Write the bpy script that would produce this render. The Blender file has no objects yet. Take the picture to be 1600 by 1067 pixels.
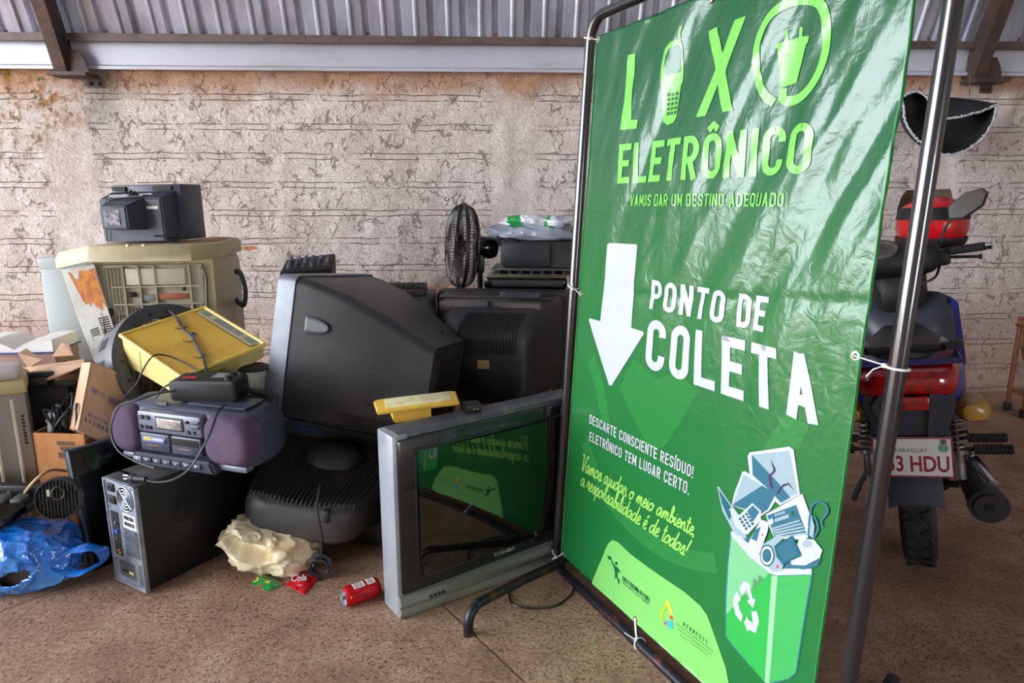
import bpy, bmesh, math, random
from mathutils import Vector as V, Matrix, Euler, noise
from math import sin, cos, pi, radians as R, sqrt, atan2

# ------------------------------------------------------------------ camera
SC = bpy.context.scene
COL = SC.collection
PIT, CH, FPX = R(12.1), 1.3, 1067.0
cam = bpy.data.cameras.new('camera')
cam.lens = 36 * FPX / 1600; cam.sensor_width = 36; cam.sensor_fit = 'HORIZONTAL'
cam.clip_start = .02
camo = bpy.data.objects.new('camera', cam); COL.objects.link(camo)
camo.location = (0, 0, CH); camo.rotation_euler = (pi/2 - PIT, 0, 0)
SC.camera = camo
# ------------------------------------------------------------------ sky / exposure
SC.view_settings.view_transform = 'Standard'; SC.view_settings.look = 'None'
SC.view_settings.gamma = 1; SC.view_settings.use_curve_mapping = False
SC.view_settings.exposure = 3.03
w = bpy.data.worlds.new('sky'); SC.world = w; w.use_nodes = True
bg = w.node_tree.nodes['Background']
bg.inputs[0].default_value = (.86, .93, 1.0, 1); bg.inputs[1].default_value = 2.0

# ------------------------------------------------------------------ helpers
def ray(px, py):
    x = (px-800)/FPX; v = -(py-533.5)/FPX
    return V((x, cos(PIT)+v*sin(PIT), -sin(PIT)+v*cos(PIT)))
def P(px, py, Y):
    d = ray(px, py); return V((0, 0, CH)) + d*(Y/d.y)
def G(px, py, z=0.):
    d = ray(px, py); return V((0, 0, CH)) + d*((z-CH)/d.z)
def lin(c):
    o = []
    for x in c[:3]:
        x = x/255.
        o.append(x/12.92 if x <= .04045 else ((x+.055)/1.055)**2.4)
    return (*o, 1)
MATS = {}
def mat(name, col, rough=.5, metal=0., vcol=None, vscale=6., vlo=.45, vhi=.65, bump=0., bscale=80., spec=.5, coat=0., trans=0., alpha=1., emit=0., aniso=None, bdist=.002):
    m = bpy.data.materials.new(name); m.use_nodes = True; MATS[name] = m
    nt = m.node_tree; b = nt.nodes['Principled BSDF']
    b.inputs['Base Color'].default_value = lin(col)
    b.inputs['Roughness'].default_value = rough; b.inputs['Metallic'].default_value = metal
    b.inputs['Specular IOR Level'].default_value = spec
    b.inputs['Coat Weight'].default_value = coat
    b.inputs['Transmission Weight'].default_value = trans
    b.inputs['Alpha'].default_value = alpha
    tc = nt.nodes.new('ShaderNodeTexCoord'); src = tc.outputs['Object']
    if aniso:
        mp = nt.nodes.new('ShaderNodeMapping'); mp.inputs['Scale'].default_value = aniso
        nt.links.new(src, mp.inputs[0]); src = mp.outputs[0]
    if vcol:
        n = nt.nodes.new('ShaderNodeTexNoise'); n.inputs['Scale'].default_value = vscale; n.inputs['Detail'].default_value = 6; n.inputs['Roughness'].default_value = .65
        r = nt.nodes.new('ShaderNodeValToRGB'); r.color_ramp.elements[0].position = vlo; r.color_ramp.elements[1].position = vhi
        r.color_ramp.elements[0].color = lin(col); r.color_ramp.elements[1].color = lin(vcol)
        nt.links.new(src, n.inputs['Vector']); nt.links.new(n.outputs['Fac'], r.inputs[0]); nt.links.new(r.outputs[0], b.inputs['Base Color'])
    if bump:
        n = nt.nodes.new('ShaderNodeTexNoise'); n.inputs['Scale'].default_value = bscale; n.inputs['Detail'].default_value = 4
        bp = nt.nodes.new('ShaderNodeBump'); bp.inputs['Strength'].default_value = bump; bp.inputs['Distance'].default_value = bdist
        nt.links.new(src, n.inputs['Vector']); nt.links.new(n.outputs['Fac'], bp.inputs['Height']); nt.links.new(bp.outputs[0], b.inputs['Normal'])
    return m

def frame(o, xd, up=(0, 0, 1)):
    z = V(up).normalized(); x = V(xd); x = (x - z*x.dot(z)).normalized(); y = z.cross(x)
    m = Matrix.Identity(4)
    for i in range(3): m[i][0], m[i][1], m[i][2], m[i][3] = x[i], y[i], z[i], V(o)[i]
    return m
def thing(name, label, cat, M=None, group=None):
    o = bpy.data.objects.new(name, None); COL.objects.link(o); o.empty_display_size = .05
    if M is not None: o.matrix_world = M
    return tag(o, label, cat, group)
def tag(o, label=None, cat=None, group=None, kind=None):
    if label: o['label'] = label
    if cat: o['category'] = cat
    if group: o['group'] = group
    if kind: o['kind'] = kind
    return o
def obj(name, bm, m, parent=None, smooth=35, M=None, label=None):
    bmesh.ops.recalc_face_normals(bm, faces=bm.faces)
    me = bpy.data.meshes.new(name); bm.to_mesh(me); bm.free()
    for x in (m if isinstance(m, (list, tuple)) else [m]): me.materials.append(x)
    if smooth:
        me.polygons.foreach_set('use_smooth', [True]*len(me.polygons)); me.set_sharp_from_angle(angle=R(smooth))
    o = bpy.data.objects.new(name, me); COL.objects.link(o)
    if parent: o.parent = parent
    if M is not None: o.matrix_local = M
    if label: o['label'] = label
    return o
def struct(name, bm, m, label=None, **k):
    o = obj(name, bm, m, **k); o['kind'] = 'structure'
    if label: o['label'] = label
    return o
def NB(): return bmesh.new()
def merge(bm, t, M=None, mi=0):
    if M is not None: t.transform(M)
    if mi:
        for f in t.faces: f.material_index = mi
    me = bpy.data.meshes.new('t'); t.to_mesh(me); t.free(); bm.from_mesh(me); bpy.data.meshes.remove(me)
    return bm
def bx(bm, c, s, bev=0., M=None, mi=0, seg=2):
    t = NB(); bmesh.ops.create_cube(t, size=1)
    t.transform(Matrix.Diagonal((*s, 1)))
    if bev: bmesh.ops.bevel(t, geom=t.edges[:], offset=min(bev, min(s)*.49), segments=seg, affect='EDGES', profile=.5)
    t.transform(Matrix.Translation(c))
    return merge(bm, t, M, mi)
def box0(bm, lo, hi, bev=0., M=None, mi=0):
    lo, hi = V(lo), V(hi); return bx(bm, (lo+hi)/2, hi-lo, bev, M, mi)
def cyl(bm, a, b, r, r2=None, seg=16, mi=0, caps=True):
    a, b = V(a), V(b); d = b-a; t = NB()
    bmesh.ops.create_cone(t, cap_ends=caps, segments=seg, radius1=r, radius2=r if r2 is None else r2, depth=d.length)
    q = V((0, 0, 1)).rotation_difference(d).to_matrix().to_4x4()
    return merge(bm, t, Matrix.Translation((a+b)/2) @ q, mi)
def catmull(pts, n=8, closed=False):
    pts = [V(p) for p in pts]; o = []; N = len(pts)
    for i in range(N if closed else N-1):
        if closed: p0, p1, p2, p3 = pts[i-1], pts[i], pts[(i+1) % N], pts[(i+2) % N]
        else: p0, p1, p2, p3 = pts[max(i-1, 0)], pts[i], pts[i+1], pts[min(i+2, N-1)]
        for k in range(n):
            t = k/n
            o.append(.5*((2*p1)+(p2-p0)*t+(2*p0-5*p1+4*p2-p3)*t*t+(3*p1-p0-3*p2+p3)*t**3))
    if not closed: o.append(pts[-1])
    return o
def tube(bm, pts, r, seg=8, closed=False, mi=0, flat=1.):
    pts = [V(p) for p in pts]; N = len(pts); rings = []; up = None
    for i, p in enumerate(pts):
        if closed: d = pts[(i+1) % N]-pts[i-1]
        else: d = pts[min(i+1, N-1)]-pts[max(i-1, 0)]
        if d.length < 1e-9: d = V((0, 0, 1))
        d.normalize()
        if up is None: up = V((0, 0, 1)) if abs(d.z) < .9 else V((1, 0, 0))
        s = d.cross(up)
        if s.length < 1e-6: s = d.orthogonal()
        s.normalize(); up = s.cross(d).normalized()
        rr = r(i/(N-1)) if callable(r) else r
        rings.append([bm.verts.new(p + s*cos(2*pi*k/seg)*rr + up*sin(2*pi*k/seg)*rr*flat) for k in range(seg)])
    for i in range(N if closed else N-1):
        a, b = rings[i], rings[(i+1) % N]
        for k in range(seg):
            f = bm.faces.new((a[k], a[(k+1) % seg], b[(k+1) % seg], b[k])); f.material_index = mi
    if not closed:
        bm.faces.new(rings[0][::-1]).material_index = mi; bm.faces.new(rings[-1]).material_index = mi
    return bm
def loft(bm, secs, cap0=True, cap1=True, mi=0, closed=True):
    rs = [[bm.verts.new(p) for p in s] for s in secs]; n = len(rs[0])
    for a, b in zip(rs, rs[1:]):
        for k in range(n if closed else n-1):
            f = bm.faces.new((a[k], a[(k+1) % n], b[(k+1) % n], b[k])); f.material_index = mi
    if cap0: bm.faces.new(rs[0][::-1]).material_index = mi
    if cap1: bm.faces.new(rs[-1]).material_index = mi
    return bm
def rrect(w, h, r, n=4):
    o = []
    for cx, cy, a in ((w/2-r, h/2-r, 0), (-w/2+r, h/2-r, 90), (-w/2+r, -h/2+r, 180), (w/2-r, -h/2+r, 270)):
        for k in range(n+1):
            t = R(a+90*k/n); o.append((cx+r*cos(t), cy+r*sin(t)))
    return o
def hull(bm, secs, n=4, **k):   # secs: (y, w, h, xc, zc, r)
    return loft(bm, [[V((xc+x, y, zc+z)) for x, z in rrect(w_, h_, r, n)] for y, w_, h_, xc, zc, r in secs], **k)
def lathe(bm, prof, seg=32, M=None, mi=0):   # profile (r, z) about z
    t = NB(); rs = []
    for r, z in prof:
        rs.append([t.verts.new((r*cos(2*pi*k/seg), r*sin(2*pi*k/seg), z)) for k in range(seg)] if r > 1e-6 else [t.verts.new((0, 0, z))])
    for a, b in zip(rs, rs[1:]):
        for k in range(seg):
            k2 = (k+1) % seg
            v = [a[k % len(a)], a[k2 % len(a)], b[k2 % len(b)], b[k % len(b)]]
            u = []
            for x in v:
                if x not in u: u.append(x)
            if len(u) > 2: t.faces.new(u)
    return merge(bm, t, M, mi)
def prism(bm, pts, d, M=None, mi=0, bev=0.):   # 2D outline (x, z) extruded along +y by d
    t = NB()
    a = [t.verts.new((x, 0, z)) for x, z in pts]
    f = t.faces.new(a)
    e = bmesh.ops.extrude_face_region(t, geom=[f])
    for v in e['geom']:
        if isinstance(v, bmesh.types.BMVert): v.co.y += d
    bmesh.ops.recalc_face_normals(t, faces=t.faces)
    if bev: bmesh.ops.bevel(t, geom=t.edges[:], offset=bev, segments=2, affect='EDGES')
    return merge(bm, t, M, mi)
def hexa(bm, top, ext, bev=0., mi=0):    # quad + extrusion vector(s)
    t = NB(); ext = [V(ext)]*4 if not isinstance(ext, list) else [V(e) for e in ext]
    a = [t.verts.new(p) for p in top]; b = [t.verts.new(V(p)+e) for p, e in zip(top, ext)]
    t.faces.new(a); t.faces.new(b[::-1])
    for k in range(4): t.faces.new((a[k], b[k], b[(k+1) % 4], a[(k+1) % 4]))
    bmesh.ops.recalc_face_normals(t, faces=t.faces)
    if bev: bmesh.ops.bevel(t, geom=t.edges[:], offset=bev, segments=3, affect='EDGES')
    return merge(bm, t, None, mi)
def text_bm(s, shear=0., weight=0., sx=1., spacing=1.):
    c = bpy.data.curves.new('t', 'FONT'); c.body = s; c.shear = shear; c.offset = weight; c.space_character = spacing
    c.resolution_u = 3; c.fill_mode = 'FRONT'
    o = bpy.data.objects.new('t', c); COL.objects.link(o)
    dg = bpy.context.evaluated_depsgraph_get(); me = bpy.data.meshes.new_from_object(o.evaluated_get(dg))
    bm = NB(); bm.from_mesh(me); bpy.data.meshes.remove(me); bpy.data.objects.remove(o); bpy.data.curves.remove(c)
    return bm
def bounds(bm):
    xs = [v.co.x for v in bm.verts]; ys = [v.co.y for v in bm.verts]
    return min(xs), max(xs), min(ys), max(ys)
def flat_text(parent, name, s, M, w_, h_, m, depth=.0006, weight=.0, shear=0., capref=None):
    """lettering of width w_, height h_ in the local xz plane (faces -y), lower left at M's origin"""
    t = text_bm(s, shear, weight); x0, x1, y0, y1 = bounds(t)
    for v in t.verts: v.co = V(((v.co.x-x0)/(x1-x0)*w_, -depth, (v.co.y-y0)/(y1-y0)*h_))
    t.transform(M)
    return obj(name, t, m, parent, smooth=0)
def lump(bm, c, rad, amp=.1, sc=3., seed=0, nu=64, nv=40, zmin=None, sq=2.5, skip=None, mi=0):
    g = []
    for j in range(nv+1):
        th = pi*j/nv; row = []
        for i in range(nu):
            ph = 2*pi*i/nu
            d = V((sin(th)*cos(ph), sin(th)*sin(ph), cos(th)))
            k = (abs(d.x)**sq+abs(d.y)**sq+abs(d.z)**sq)**(-1/sq)
            q = d*k
            m = V((q.x*rad[0], q.y*rad[1], q.z*rad[2]))*sc*(3/sum(rad))
            nz = noise.noise(m+V((seed, 0, 0)))
            rg = 1-abs(noise.noise(m*1.7+V((0, seed, 5))))*2
            rg2 = 1-abs(noise.noise(m*4+V((3, seed, 5))))*2
            s = 1+amp*(nz+.6*rg*rg*rg+.25*rg2)
            p = V((q.x*rad[0], q.y*rad[1], q.z*rad[2]))*s + V(c)
            if zmin is not None and p.z < zmin: p.z = zmin + .002*abs(noise.noise(p*40))
            row.append(p)
        g.append(row)
    vs = [[bm.verts.new(p) for p in r] for r in g[1:-1]]
    top = bm.verts.new(g[0][0]); bot = bm.verts.new(g[-1][0])
    def ok(f):
        if skip and skip(f.calc_center_median()): bm.faces.remove(f)
        else: f.material_index = mi
    for a, b in zip(vs, vs[1:]):
        for k in range(nu): ok(bm.faces.new((a[k], b[k], b[(k+1) % nu], a[(k+1) % nu])))
    for k in range(nu):
        ok(bm.faces.new((top, vs[0][k], vs[0][(k+1) % nu]))); ok(bm.faces.new((bot, vs[-1][(k+1) % nu], vs[-1][k])))
    return bm
def T(x=0, y=0, z=0): return Matrix.Translation((x, y, z))
def RX(a): return Matrix.Rotation(R(a), 4, 'X')
def RY(a): return Matrix.Rotation(R(a), 4, 'Y')
def RZ(a): return Matrix.Rotation(R(a), 4, 'Z')
def disc(bm, c, r, th, seg=24, M=None, mi=0):   # disc facing -y
    t = NB(); cyl(t, (c[0], c[1], c[2]), (c[0], c[1]+th, c[2]), r, seg=seg); return merge(bm, t, M, mi)

# ------------------------------------------------------------------ materials
blackp = mat('black_plastic', (26, 27, 30), .42, vcol=(44, 42, 42), vscale=9, bump=.1, bscale=900, bdist=.0004)
black2 = mat('matte_black', (17, 17, 19), .6, vcol=(30, 28, 27), vscale=7)
gloss = mat('gloss_black', (10, 10, 12), .12)
dark = mat('dark_void', (7, 7, 8), .8)
dusty = mat('dusty_charcoal', (36, 35, 36), .55, vcol=(78, 66, 56), vscale=5, vlo=.48, vhi=.78, bump=.1, bscale=700, bdist=.0004)
crtp = mat('charcoal_tv_plastic', (38, 38, 41), .42, vcol=(52, 50, 51), vscale=4, bump=.08, bscale=900, bdist=.0004)
silver = mat('silver_plastic', (150, 154, 162), .35, .25, vcol=(128, 132, 140), vscale=5)
bezel = mat('grey_bezel', (108, 111, 120), .4, .15, vcol=(90, 92, 100), vscale=6)
galv = mat('galvanised_steel', (166, 174, 188), .34, .5, vcol=(134, 140, 152), vscale=14, vlo=.4, vhi=.6)
chrome = mat('chrome', (200, 200, 205), .15, 1.)
white = mat('white_paint', (228, 228, 226), .4, vcol=(200, 196, 188), vscale=5)
cream = mat('aged_cream_plastic', (203, 196, 172), .45, vcol=(172, 152, 118), vscale=5, vlo=.5, vhi=.75)
beige = mat('beige_plastic', (186, 172, 134), .45, vcol=(150, 128, 92), vscale=6, vlo=.5, vhi=.75)
card = mat('cardboard', (198, 160, 130), .85, vcol=(180, 142, 112), vscale=12, aniso=(1, 1, .25), bump=.15, bscale=120)
card2 = mat('dark_cardboard', (132, 92, 62), .85, vcol=(110, 74, 50), vscale=8)
yellow = mat('yellow_plastic', (208, 168, 62), .42, vcol=(190, 146, 50), vscale=5)
yellowl = mat('pale_yellow_plastic', (214, 198, 128), .45, vcol=(200, 180, 108), vscale=6)
purple = mat('purple_speaker_cloth', (74, 58, 84), .85, vcol=(88, 66, 84), vscale=6, bump=.5, bscale=900)
bluegrey = mat('blue_grey_plastic', (66, 70, 86), .35, vcol=(54, 57, 70), vscale=8)
greyp = mat('grey_plastic', (112, 116, 130), .35, .2)
cable = mat('black_cable', (18, 18, 20), .45)
inkblack = mat('dark_ink', (40, 40, 60), .7)
paper = mat('white_paper', (226, 224, 222), .7)
red = mat('red_paint', (196, 16, 26), .22, coat=.5)
orange = mat('orange_brick', (176, 92, 56), .9)
lcd = mat('lcd_display', (176, 166, 158), .2, vcol=(120, 108, 112), vscale=14)
orangeink = mat('orange_ink', (190, 130, 60), .6)

# ------------------------------------------------------------------ the setting
def wall_material():
    m = bpy.data.materials.new('rough_plastered_brick'); m.use_nodes = True; nt = m.node_tree; L = nt.links
    N = lambda t, **k: nt.nodes.new('ShaderNode'+t)
    b = nt.nodes['Principled BSDF']; b.inputs['Roughness'].default_value = .9; b.inputs['Specular IOR Level'].default_value = .2
    tc = N('TexCoord'); mp = N('Mapping'); mp.inputs['Rotation'].default_value = (R(-90), 0, 0)   # xz -> xy
    L.new(tc.outputs['Object'], mp.inputs[0])
    def nz(scale, detail=6, rough=.6, src=None, dist=0.):
        n = N('TexNoise'); n.inputs['Scale'].default_value = scale; n.inputs['Detail'].default_value = detail; n.inputs['Roughness'].default_value = rough
        n.inputs['Distortion'].default_value = dist
        L.new(src or mp.outputs[0], n.inputs['Vector']); return n
    def mth(op, a, b_=None, c=None):
        n = N('Math'); n.operation = op
        for i, x in enumerate((a, b_, c)):
            if x is None: continue
            if isinstance(x, (int, float)): n.inputs[i].default_value = x
            else: L.new(x, n.inputs[i])
        return n.outputs[0]
    def ramp(x, p0, p1, v0=0., v1=1.):
        n = N('MapRange'); L.new(x, n.inputs[0]); n.inputs[1].default_value = p0; n.inputs[2].default_value = p1; n.inputs[3].default_value = v0; n.inputs[4].default_value = v1
        n.interpolation_type = 'SMOOTHSTEP'; return n.outputs[0]
    def mix(f, a, c):
        n = N('Mix'); n.data_type = 'RGBA'
        if isinstance(f, (int, float)): n.inputs[0].default_value = f
        else: L.new(f, n.inputs[0])
        for s, x in ((6, a), (7, c)):
            if isinstance(x, tuple): n.inputs[s].default_value = lin(x)
            else: L.new(x, n.inputs[s])
        return n.outputs[2]
    d1 = nz(5.5, 3); dv = N('VectorMath'); dv.operation = 'SUBTRACT'; L.new(d1.outputs['Color'], dv.inputs[0]); dv.inputs[1].default_value = (.5, .5, .5)
    ds = N('VectorMath'); ds.operation = 'SCALE'; L.new(dv.outputs[0], ds.inputs[0]); ds.inputs['Scale'].default_value = .03
    da = N('VectorMath'); L.new(mp.outputs[0], da.inputs[0]); L.new(ds.outputs[0], da.inputs[1])
    sd = N('SeparateXYZ'); L.new(da.outputs[0], sd.inputs[0])
    row = mth('ABSOLUTE', mth('SUBTRACT', mth('FRACT', mth('DIVIDE', mth('ADD', sd.outputs[1], 20.06), .168)), .5))     # 0 in the joint, .5 mid-course
    fac = ramp(row, .075, .115, 1., 0.)
    edge = mth('MULTIPLY', mth('MULTIPLY', fac, mth('SUBTRACT', 1., fac)), 4.)          # both rims of each joint
    sx = N('SeparateXYZ'); L.new(tc.outputs['Object'], sx.inputs[0]); X, Z = sx.outputs[0], sx.outputs[2]
    # rendered pillars without courses
    cm = None
    for xc in (-2.62, .02, 2.66):
        q = ramp(mth('ABSOLUTE', mth('SUBTRACT', mth('ADD', X, mth('MULTIPLY', mth('SUBTRACT', nz(6).outputs[0], .5), .12)), xc)), .12, .17, 1., 0.)
        cm = q if cm is None else mth('MAXIMUM', cm, q)
    keep = mth('SUBTRACT', 1., cm)
    gap = ramp(nz(5.5, 5, .65).outputs[0], .40, .52)                                          # courses come and go
    edge = mth('MULTIPLY', mth('MULTIPLY', edge, keep), gap)
    vor = N('TexVoronoi'); vor.feature = 'DISTANCE_TO_EDGE'; vor.inputs['Scale'].default_value = 1.
    dd = nz(7, 5, .7); dv2 = N('VectorMath'); dv2.operation = 'SCALE'; L.new(dd.outputs['Color'], dv2.inputs[0]); dv2.inputs['Scale'].default_value = .16
    da2 = N('VectorMath'); L.new(mp.outputs[0], da2.inputs[0]); L.new(dv2.outputs[0], da2.inputs[1]); ms = N('VectorMath'); ms.operation = 'MULTIPLY'; ms.inputs[1].default_value = (21., 10., 1.); L.new(da2.outputs[0], ms.inputs[0]); L.new(ms.outputs[0], vor.inputs['Vector'])
    crack = mth('MULTIPLY', ramp(vor.outputs['Distance'], .0, .075, 1., 0.), ramp(nz(9., 5, .7).outputs[0], .50, .58))
    crack = mth('MULTIPLY', crack, mth('SUBTRACT', 1., mth('MULTIPLY', cm, .8)))
    big = nz(20, 8, .66, dist=1.1); mid = nz(60, 6, .62, dist=.8); fine = nz(160, 4)
    h = mth('ADD', mth('MULTIPLY', big.outputs[0], .9), mth('MULTIPLY', mid.outputs[0], .35))
    h = mth('ADD', h, mth('MULTIPLY', fine.outputs[0], .08))
    h = mth('SUBTRACT', h, mth('MULTIPLY', crack, .5))
    h = mth('SUBTRACT', h, mth('MULTIPLY', edge, .55))
    h = mth('SUBTRACT', h, mth('MULTIPLY', mth('MULTIPLY', fac, keep), .12))
    bp = N('Bump'); bp.inputs['Strength'].default_value = 1.; bp.inputs['Distance'].default_value = .026; L.new(h, bp.inputs['Height']); L.new(bp.outputs[0], b.inputs['Normal'])
    c = mix(ramp(nz(1.6, 5).outputs[0], .35, .7), (220, 207, 200), (204, 188, 179))
    c = mix(ramp(mid.outputs[0], .3, .48, .55, 0.), c, (176, 146, 126))
    pits = mth('MULTIPLY', ramp(nz(34, 5, .7, dist=1.5).outputs[0], .57, .66), ramp(nz(5, 2).outputs[0], .36, .55))
    c = mix(mth('MULTIPLY', pits, .42), c, (128, 94, 72))
    c = mix(mth('MULTIPLY', edge, .62), c, (124, 88, 62))
    c = mix(mth('MULTIPLY', crack, .55), c, (104, 74, 54))
    top = mth('MULTIPLY', ramp(mth('ADD', Z, mth('MULTIPLY', mth('SUBTRACT', nz(4, 5).outputs[0], .5), .35)), 1.80, 1.99), .8)
    c = mix(top, c, (168, 118, 78))
    low = mth('MULTIPLY', ramp(mth('ADD', Z, mth('MULTIPLY', mth('SUBTRACT', nz(2, 5).outputs[0], .5), .5)), .95, .15), .55)
    c = mix(low, c, (168, 124, 98))
    # damp moss and grey run-off under the roof bracket, ochre beside it
    mz = mth('MULTIPLY', ramp(mth('ABSOLUTE', mth('SUBTRACT', X, -2.85)), .1, .65, 1., 0.), ramp(Z, 1.35, 1.95))
    c = mix(mth('MULTIPLY', mz, ramp(nz(9, 6, .7).outputs[0], .46, .62)), c, (150, 104, 36))
    c = mix(mth('MULTIPLY', mz, ramp(nz(16, 6, .7).outputs[0], .55, .64)), c, (70, 84, 40))
    gz = mth('MULTIPLY', ramp(mth('ABSOLUTE', mth('SUBTRACT', X, -2.40)), .04, .17, 1., 0.), ramp(Z, 1.3, 1.9))
    c = mix(mth('MULTIPLY', gz, .6), c, (140, 134, 128))
    # two spots where the render has fallen off, and a hole with its shade painted
    for (xc, zc, rx, rz, colr) in ((-1.62, .98, .05, .012, (196, 116, 78)), (-1.77, .87, .035, .012, (70, 36, 22)), (.55, .58, .1, .03, (150, 92, 70))):
        q = mth('ADD', mth('POWER', mth('ABSOLUTE', mth('DIVIDE', mth('SUBTRACT', X, xc), rx)), 2.), mth('POWER', mth('ABSOLUTE', mth('DIVIDE', mth('SUBTRACT', Z, zc), rz)), 2.))
        c = mix(ramp(q, .8, 1.2, 1., 0.), c, colr)
    L.new(c, b.inputs['Base Color'])
    return m
def floor_material():
    m = bpy.data.materials.new('earth_stained_concrete'); m.use_nodes = True; nt = m.node_tree; L = nt.links
    b = nt.nodes['Principled BSDF']; b.inputs['Roughness'].default_value = .85; b.inputs['Specular IOR Level'].default_value = .25
    tc = nt.nodes.new('ShaderNodeTexCoord')
    def nz(s, d=6, r=.6):
        n = nt.nodes.new('ShaderNodeTexNoise'); n.inputs['Scale'].default_value = s; n.inputs['Detail'].default_value = d; n.inputs['Roughness'].default_value = r
        L.new(tc.outputs['Object'], n.inputs['Vector']); return n.outputs[0]
    def ramp(x, *st):
        n = nt.nodes.new('ShaderNodeValToRGB'); e = n.color_ramp.elements
        while len(e) < len(st): e.new(.5)
        for i, (p, c) in enumerate(st): e[i].position = p; e[i].color = c if len(c) == 4 else lin(c)
        L.new(x, n.inputs[0]); return n.outputs[0]
    def mix(f, a, c, mode='MIX'):
        n = nt.nodes.new('ShaderNodeMix'); n.data_type = 'RGBA'; n.blend_type = mode
        if isinstance(f, (int, float)): n.inputs[0].default_value = f
        else: L.new(f, n.inputs[0])
        L.new(a, n.inputs[6])
        if isinstance(c, tuple): n.inputs[7].default_value = lin(c)
        else: L.new(c, n.inputs[7])
        return n.outputs[2]
    c = ramp(nz(5.0, 8, .65), (.3, (142, 108, 88)), (.5, (168, 133, 110)), (.72, (190, 158, 134)))
    c = mix(ramp(nz(48, 6, .75), (.47, (0, 0, 0, 1)), (.7, (.6, .6, .6, 1))), c, (104, 72, 56))
    c = mix(ramp(nz(85, 5, .75), (.60, (0, 0, 0, 1)), (.70, (.75, .75, .75, 1))), c, (74, 50, 38))
    c = mix(ramp(nz(110, 3), (.58, (0, 0, 0, 1)), (.72, (.6, .6, .6, 1))), c, (172, 150, 132))
    vor = nt.nodes.new('ShaderNodeTexVoronoi'); vor.feature = 'DISTANCE_TO_EDGE'; vor.inputs['Scale'].default_value = .55; L.new(tc.outputs['Object'], vor.inputs['Vector'])
    ck = ramp(vor.outputs['Distance'], (.0, (.5, .5, .5, 1)), (.003, (0, 0, 0, 1)))
    pit = ramp(nz(85, 5, .68), (.34, (0, 0, 0, 1)), (.44, (1, 1, 1, 1)))
    ip = nt.nodes.new('ShaderNodeMath'); ip.operation = 'MULTIPLY_ADD'; L.new(pit, ip.inputs[0]); ip.inputs[1].default_value = -.75; ip.inputs[2].default_value = .75
    im = nt.nodes.new('ShaderNodeMath'); im.operation = 'MULTIPLY'; L.new(ip.outputs[0], im.inputs[0]); L.new(ramp(nz(3.2, 5, .6), (.42, (.12, .12, .12, 1)), (.6, (1, 1, 1, 1))), im.inputs[1])
    c = mix(im.outputs[0], c, (76, 52, 40))
    c = mix(ck, c, (60, 42, 34))
    L.new(c, b.inputs['Base Color'])
    a = nt.nodes.new('ShaderNodeMath'); a.operation = 'ADD'; L.new(nz(40, 7, .68), a.inputs[0]); L.new(pit, a.inputs[1])
    a2 = nt.nodes.new('ShaderNodeMath'); a2.operation = 'SUBTRACT'; L.new(a.outputs[0], a2.inputs[0]); L.new(ck, a2.inputs[1])
    bp = nt.nodes.new('ShaderNodeBump'); bp.inputs['Strength'].default_value = .9; bp.inputs['Distance'].default_value = .012; L.new(a2.outputs[0], bp.inputs['Height']); L.new(bp.outputs[0], b.inputs['Normal'])
    return m
WYAW = 2.4; WM = T(0, 4.3, 0) @ RZ(WYAW)         # wall frame: local x along the wall, y back
bm = NB(); box0(bm, (-30, -8, -.2), (6.4, 12, 0)); struct('floor', bm, floor_material(), smooth=0)
bm = NB(); nx, nzv = 520, 70
g = []
for j in range(nzv+1):
    row = []
    for i in range(nx+1):
        x = -9+15.*i/nx; z = 2.3*j/nzv
        q = V((x, z, 0)); dy = .010*noise.noise(q*3.1)+.012*noise.noise(q*9)+.006*noise.noise(q*21+V((5, 2, 0)))
        row.append(bm.verts.new((x, dy, z)))
    g.append(row)
for j in range(nzv):
    for i in range(nx): bm.faces.new((g[j][i], g[j][i+1], g[j+1][i+1], g[j+1][i]))
wall = struct('wall_back', bm, wall_material(), smooth=180); wall.matrix_world = WM
bm = NB(); box0(bm, (-9, .03, 0), (6, .2, 2.3)); struct('wall_back_core', bm, mat('brick_core', (150, 120, 100), .9), smooth=0).matrix_world = WM
wallm2 = mat('grey_render', (150, 138, 128), .9, vcol=(120, 108, 98), bump=.4, bscale=30)
bm = NB(); box0(bm, (5.6, -6.6, 0), (5.8, 4.8, 6.3)); struct('added_wall_right', bm, wallm2, smooth=0)  # unseen wall, added to keep the right side of the shed dim
bm = NB(); box0(bm, (-9, -6.6, 0), (3.0, -6.4, 3.2)); box0(bm, (3.0, -6.6, 0), (5.6, -6.4, .4)); box0(bm, (3.0, -6.6, 2.35), (5.6, -6.4, 3.2)); struct('added_wall_front', bm, wallm2, smooth=0)  # unseen wall, added to steer the daylight; its gap brightens the right side
# arched sheet-metal roof: starts steep at the wall head and bends over the yard
roofm = mat('zinc_sheet', (176, 178, 192), .38, .45, vcol=(140, 138, 146), vscale=4, aniso=(1, 1, .3))
A0, RR = R(70), 5.6
def arc(t, off=0.):      # angle from horizontal t: A0..-; returns (y, z) local to wall frame
    return (-(sin(A0)-sin(t))*(RR) - sin(t)*off*1. + .0, (cos(t)-cos(A0))*(RR) - cos(t)*off)
def arcp(t, off=0.):     # off inward (towards the yard, down)
    cy, cz = -sin(A0)*RR, 2.195-cos(A0)*RR
    return cy+sin(t)*(RR-off)-.02, cz+cos(t)*(RR-off)
per = .186; prof = [(0, 0), (.058, 0), (.070, .012), (.080, .012), (.092, 0), (.138, 0), (.150, -.027), (.172, -.027)]
bm = NB(); secs = []
NA = 44
for k in range(NA+1):
    t = A0+(R(-66)-A0)*k/NA; s = []
    x = -9.0
    while x < 6.0:
        for px_, dh in prof:
            y, z = arcp(t, dh); s.append(V((x+px_, y, z)))
        x += per
    secs.append(s)
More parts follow.
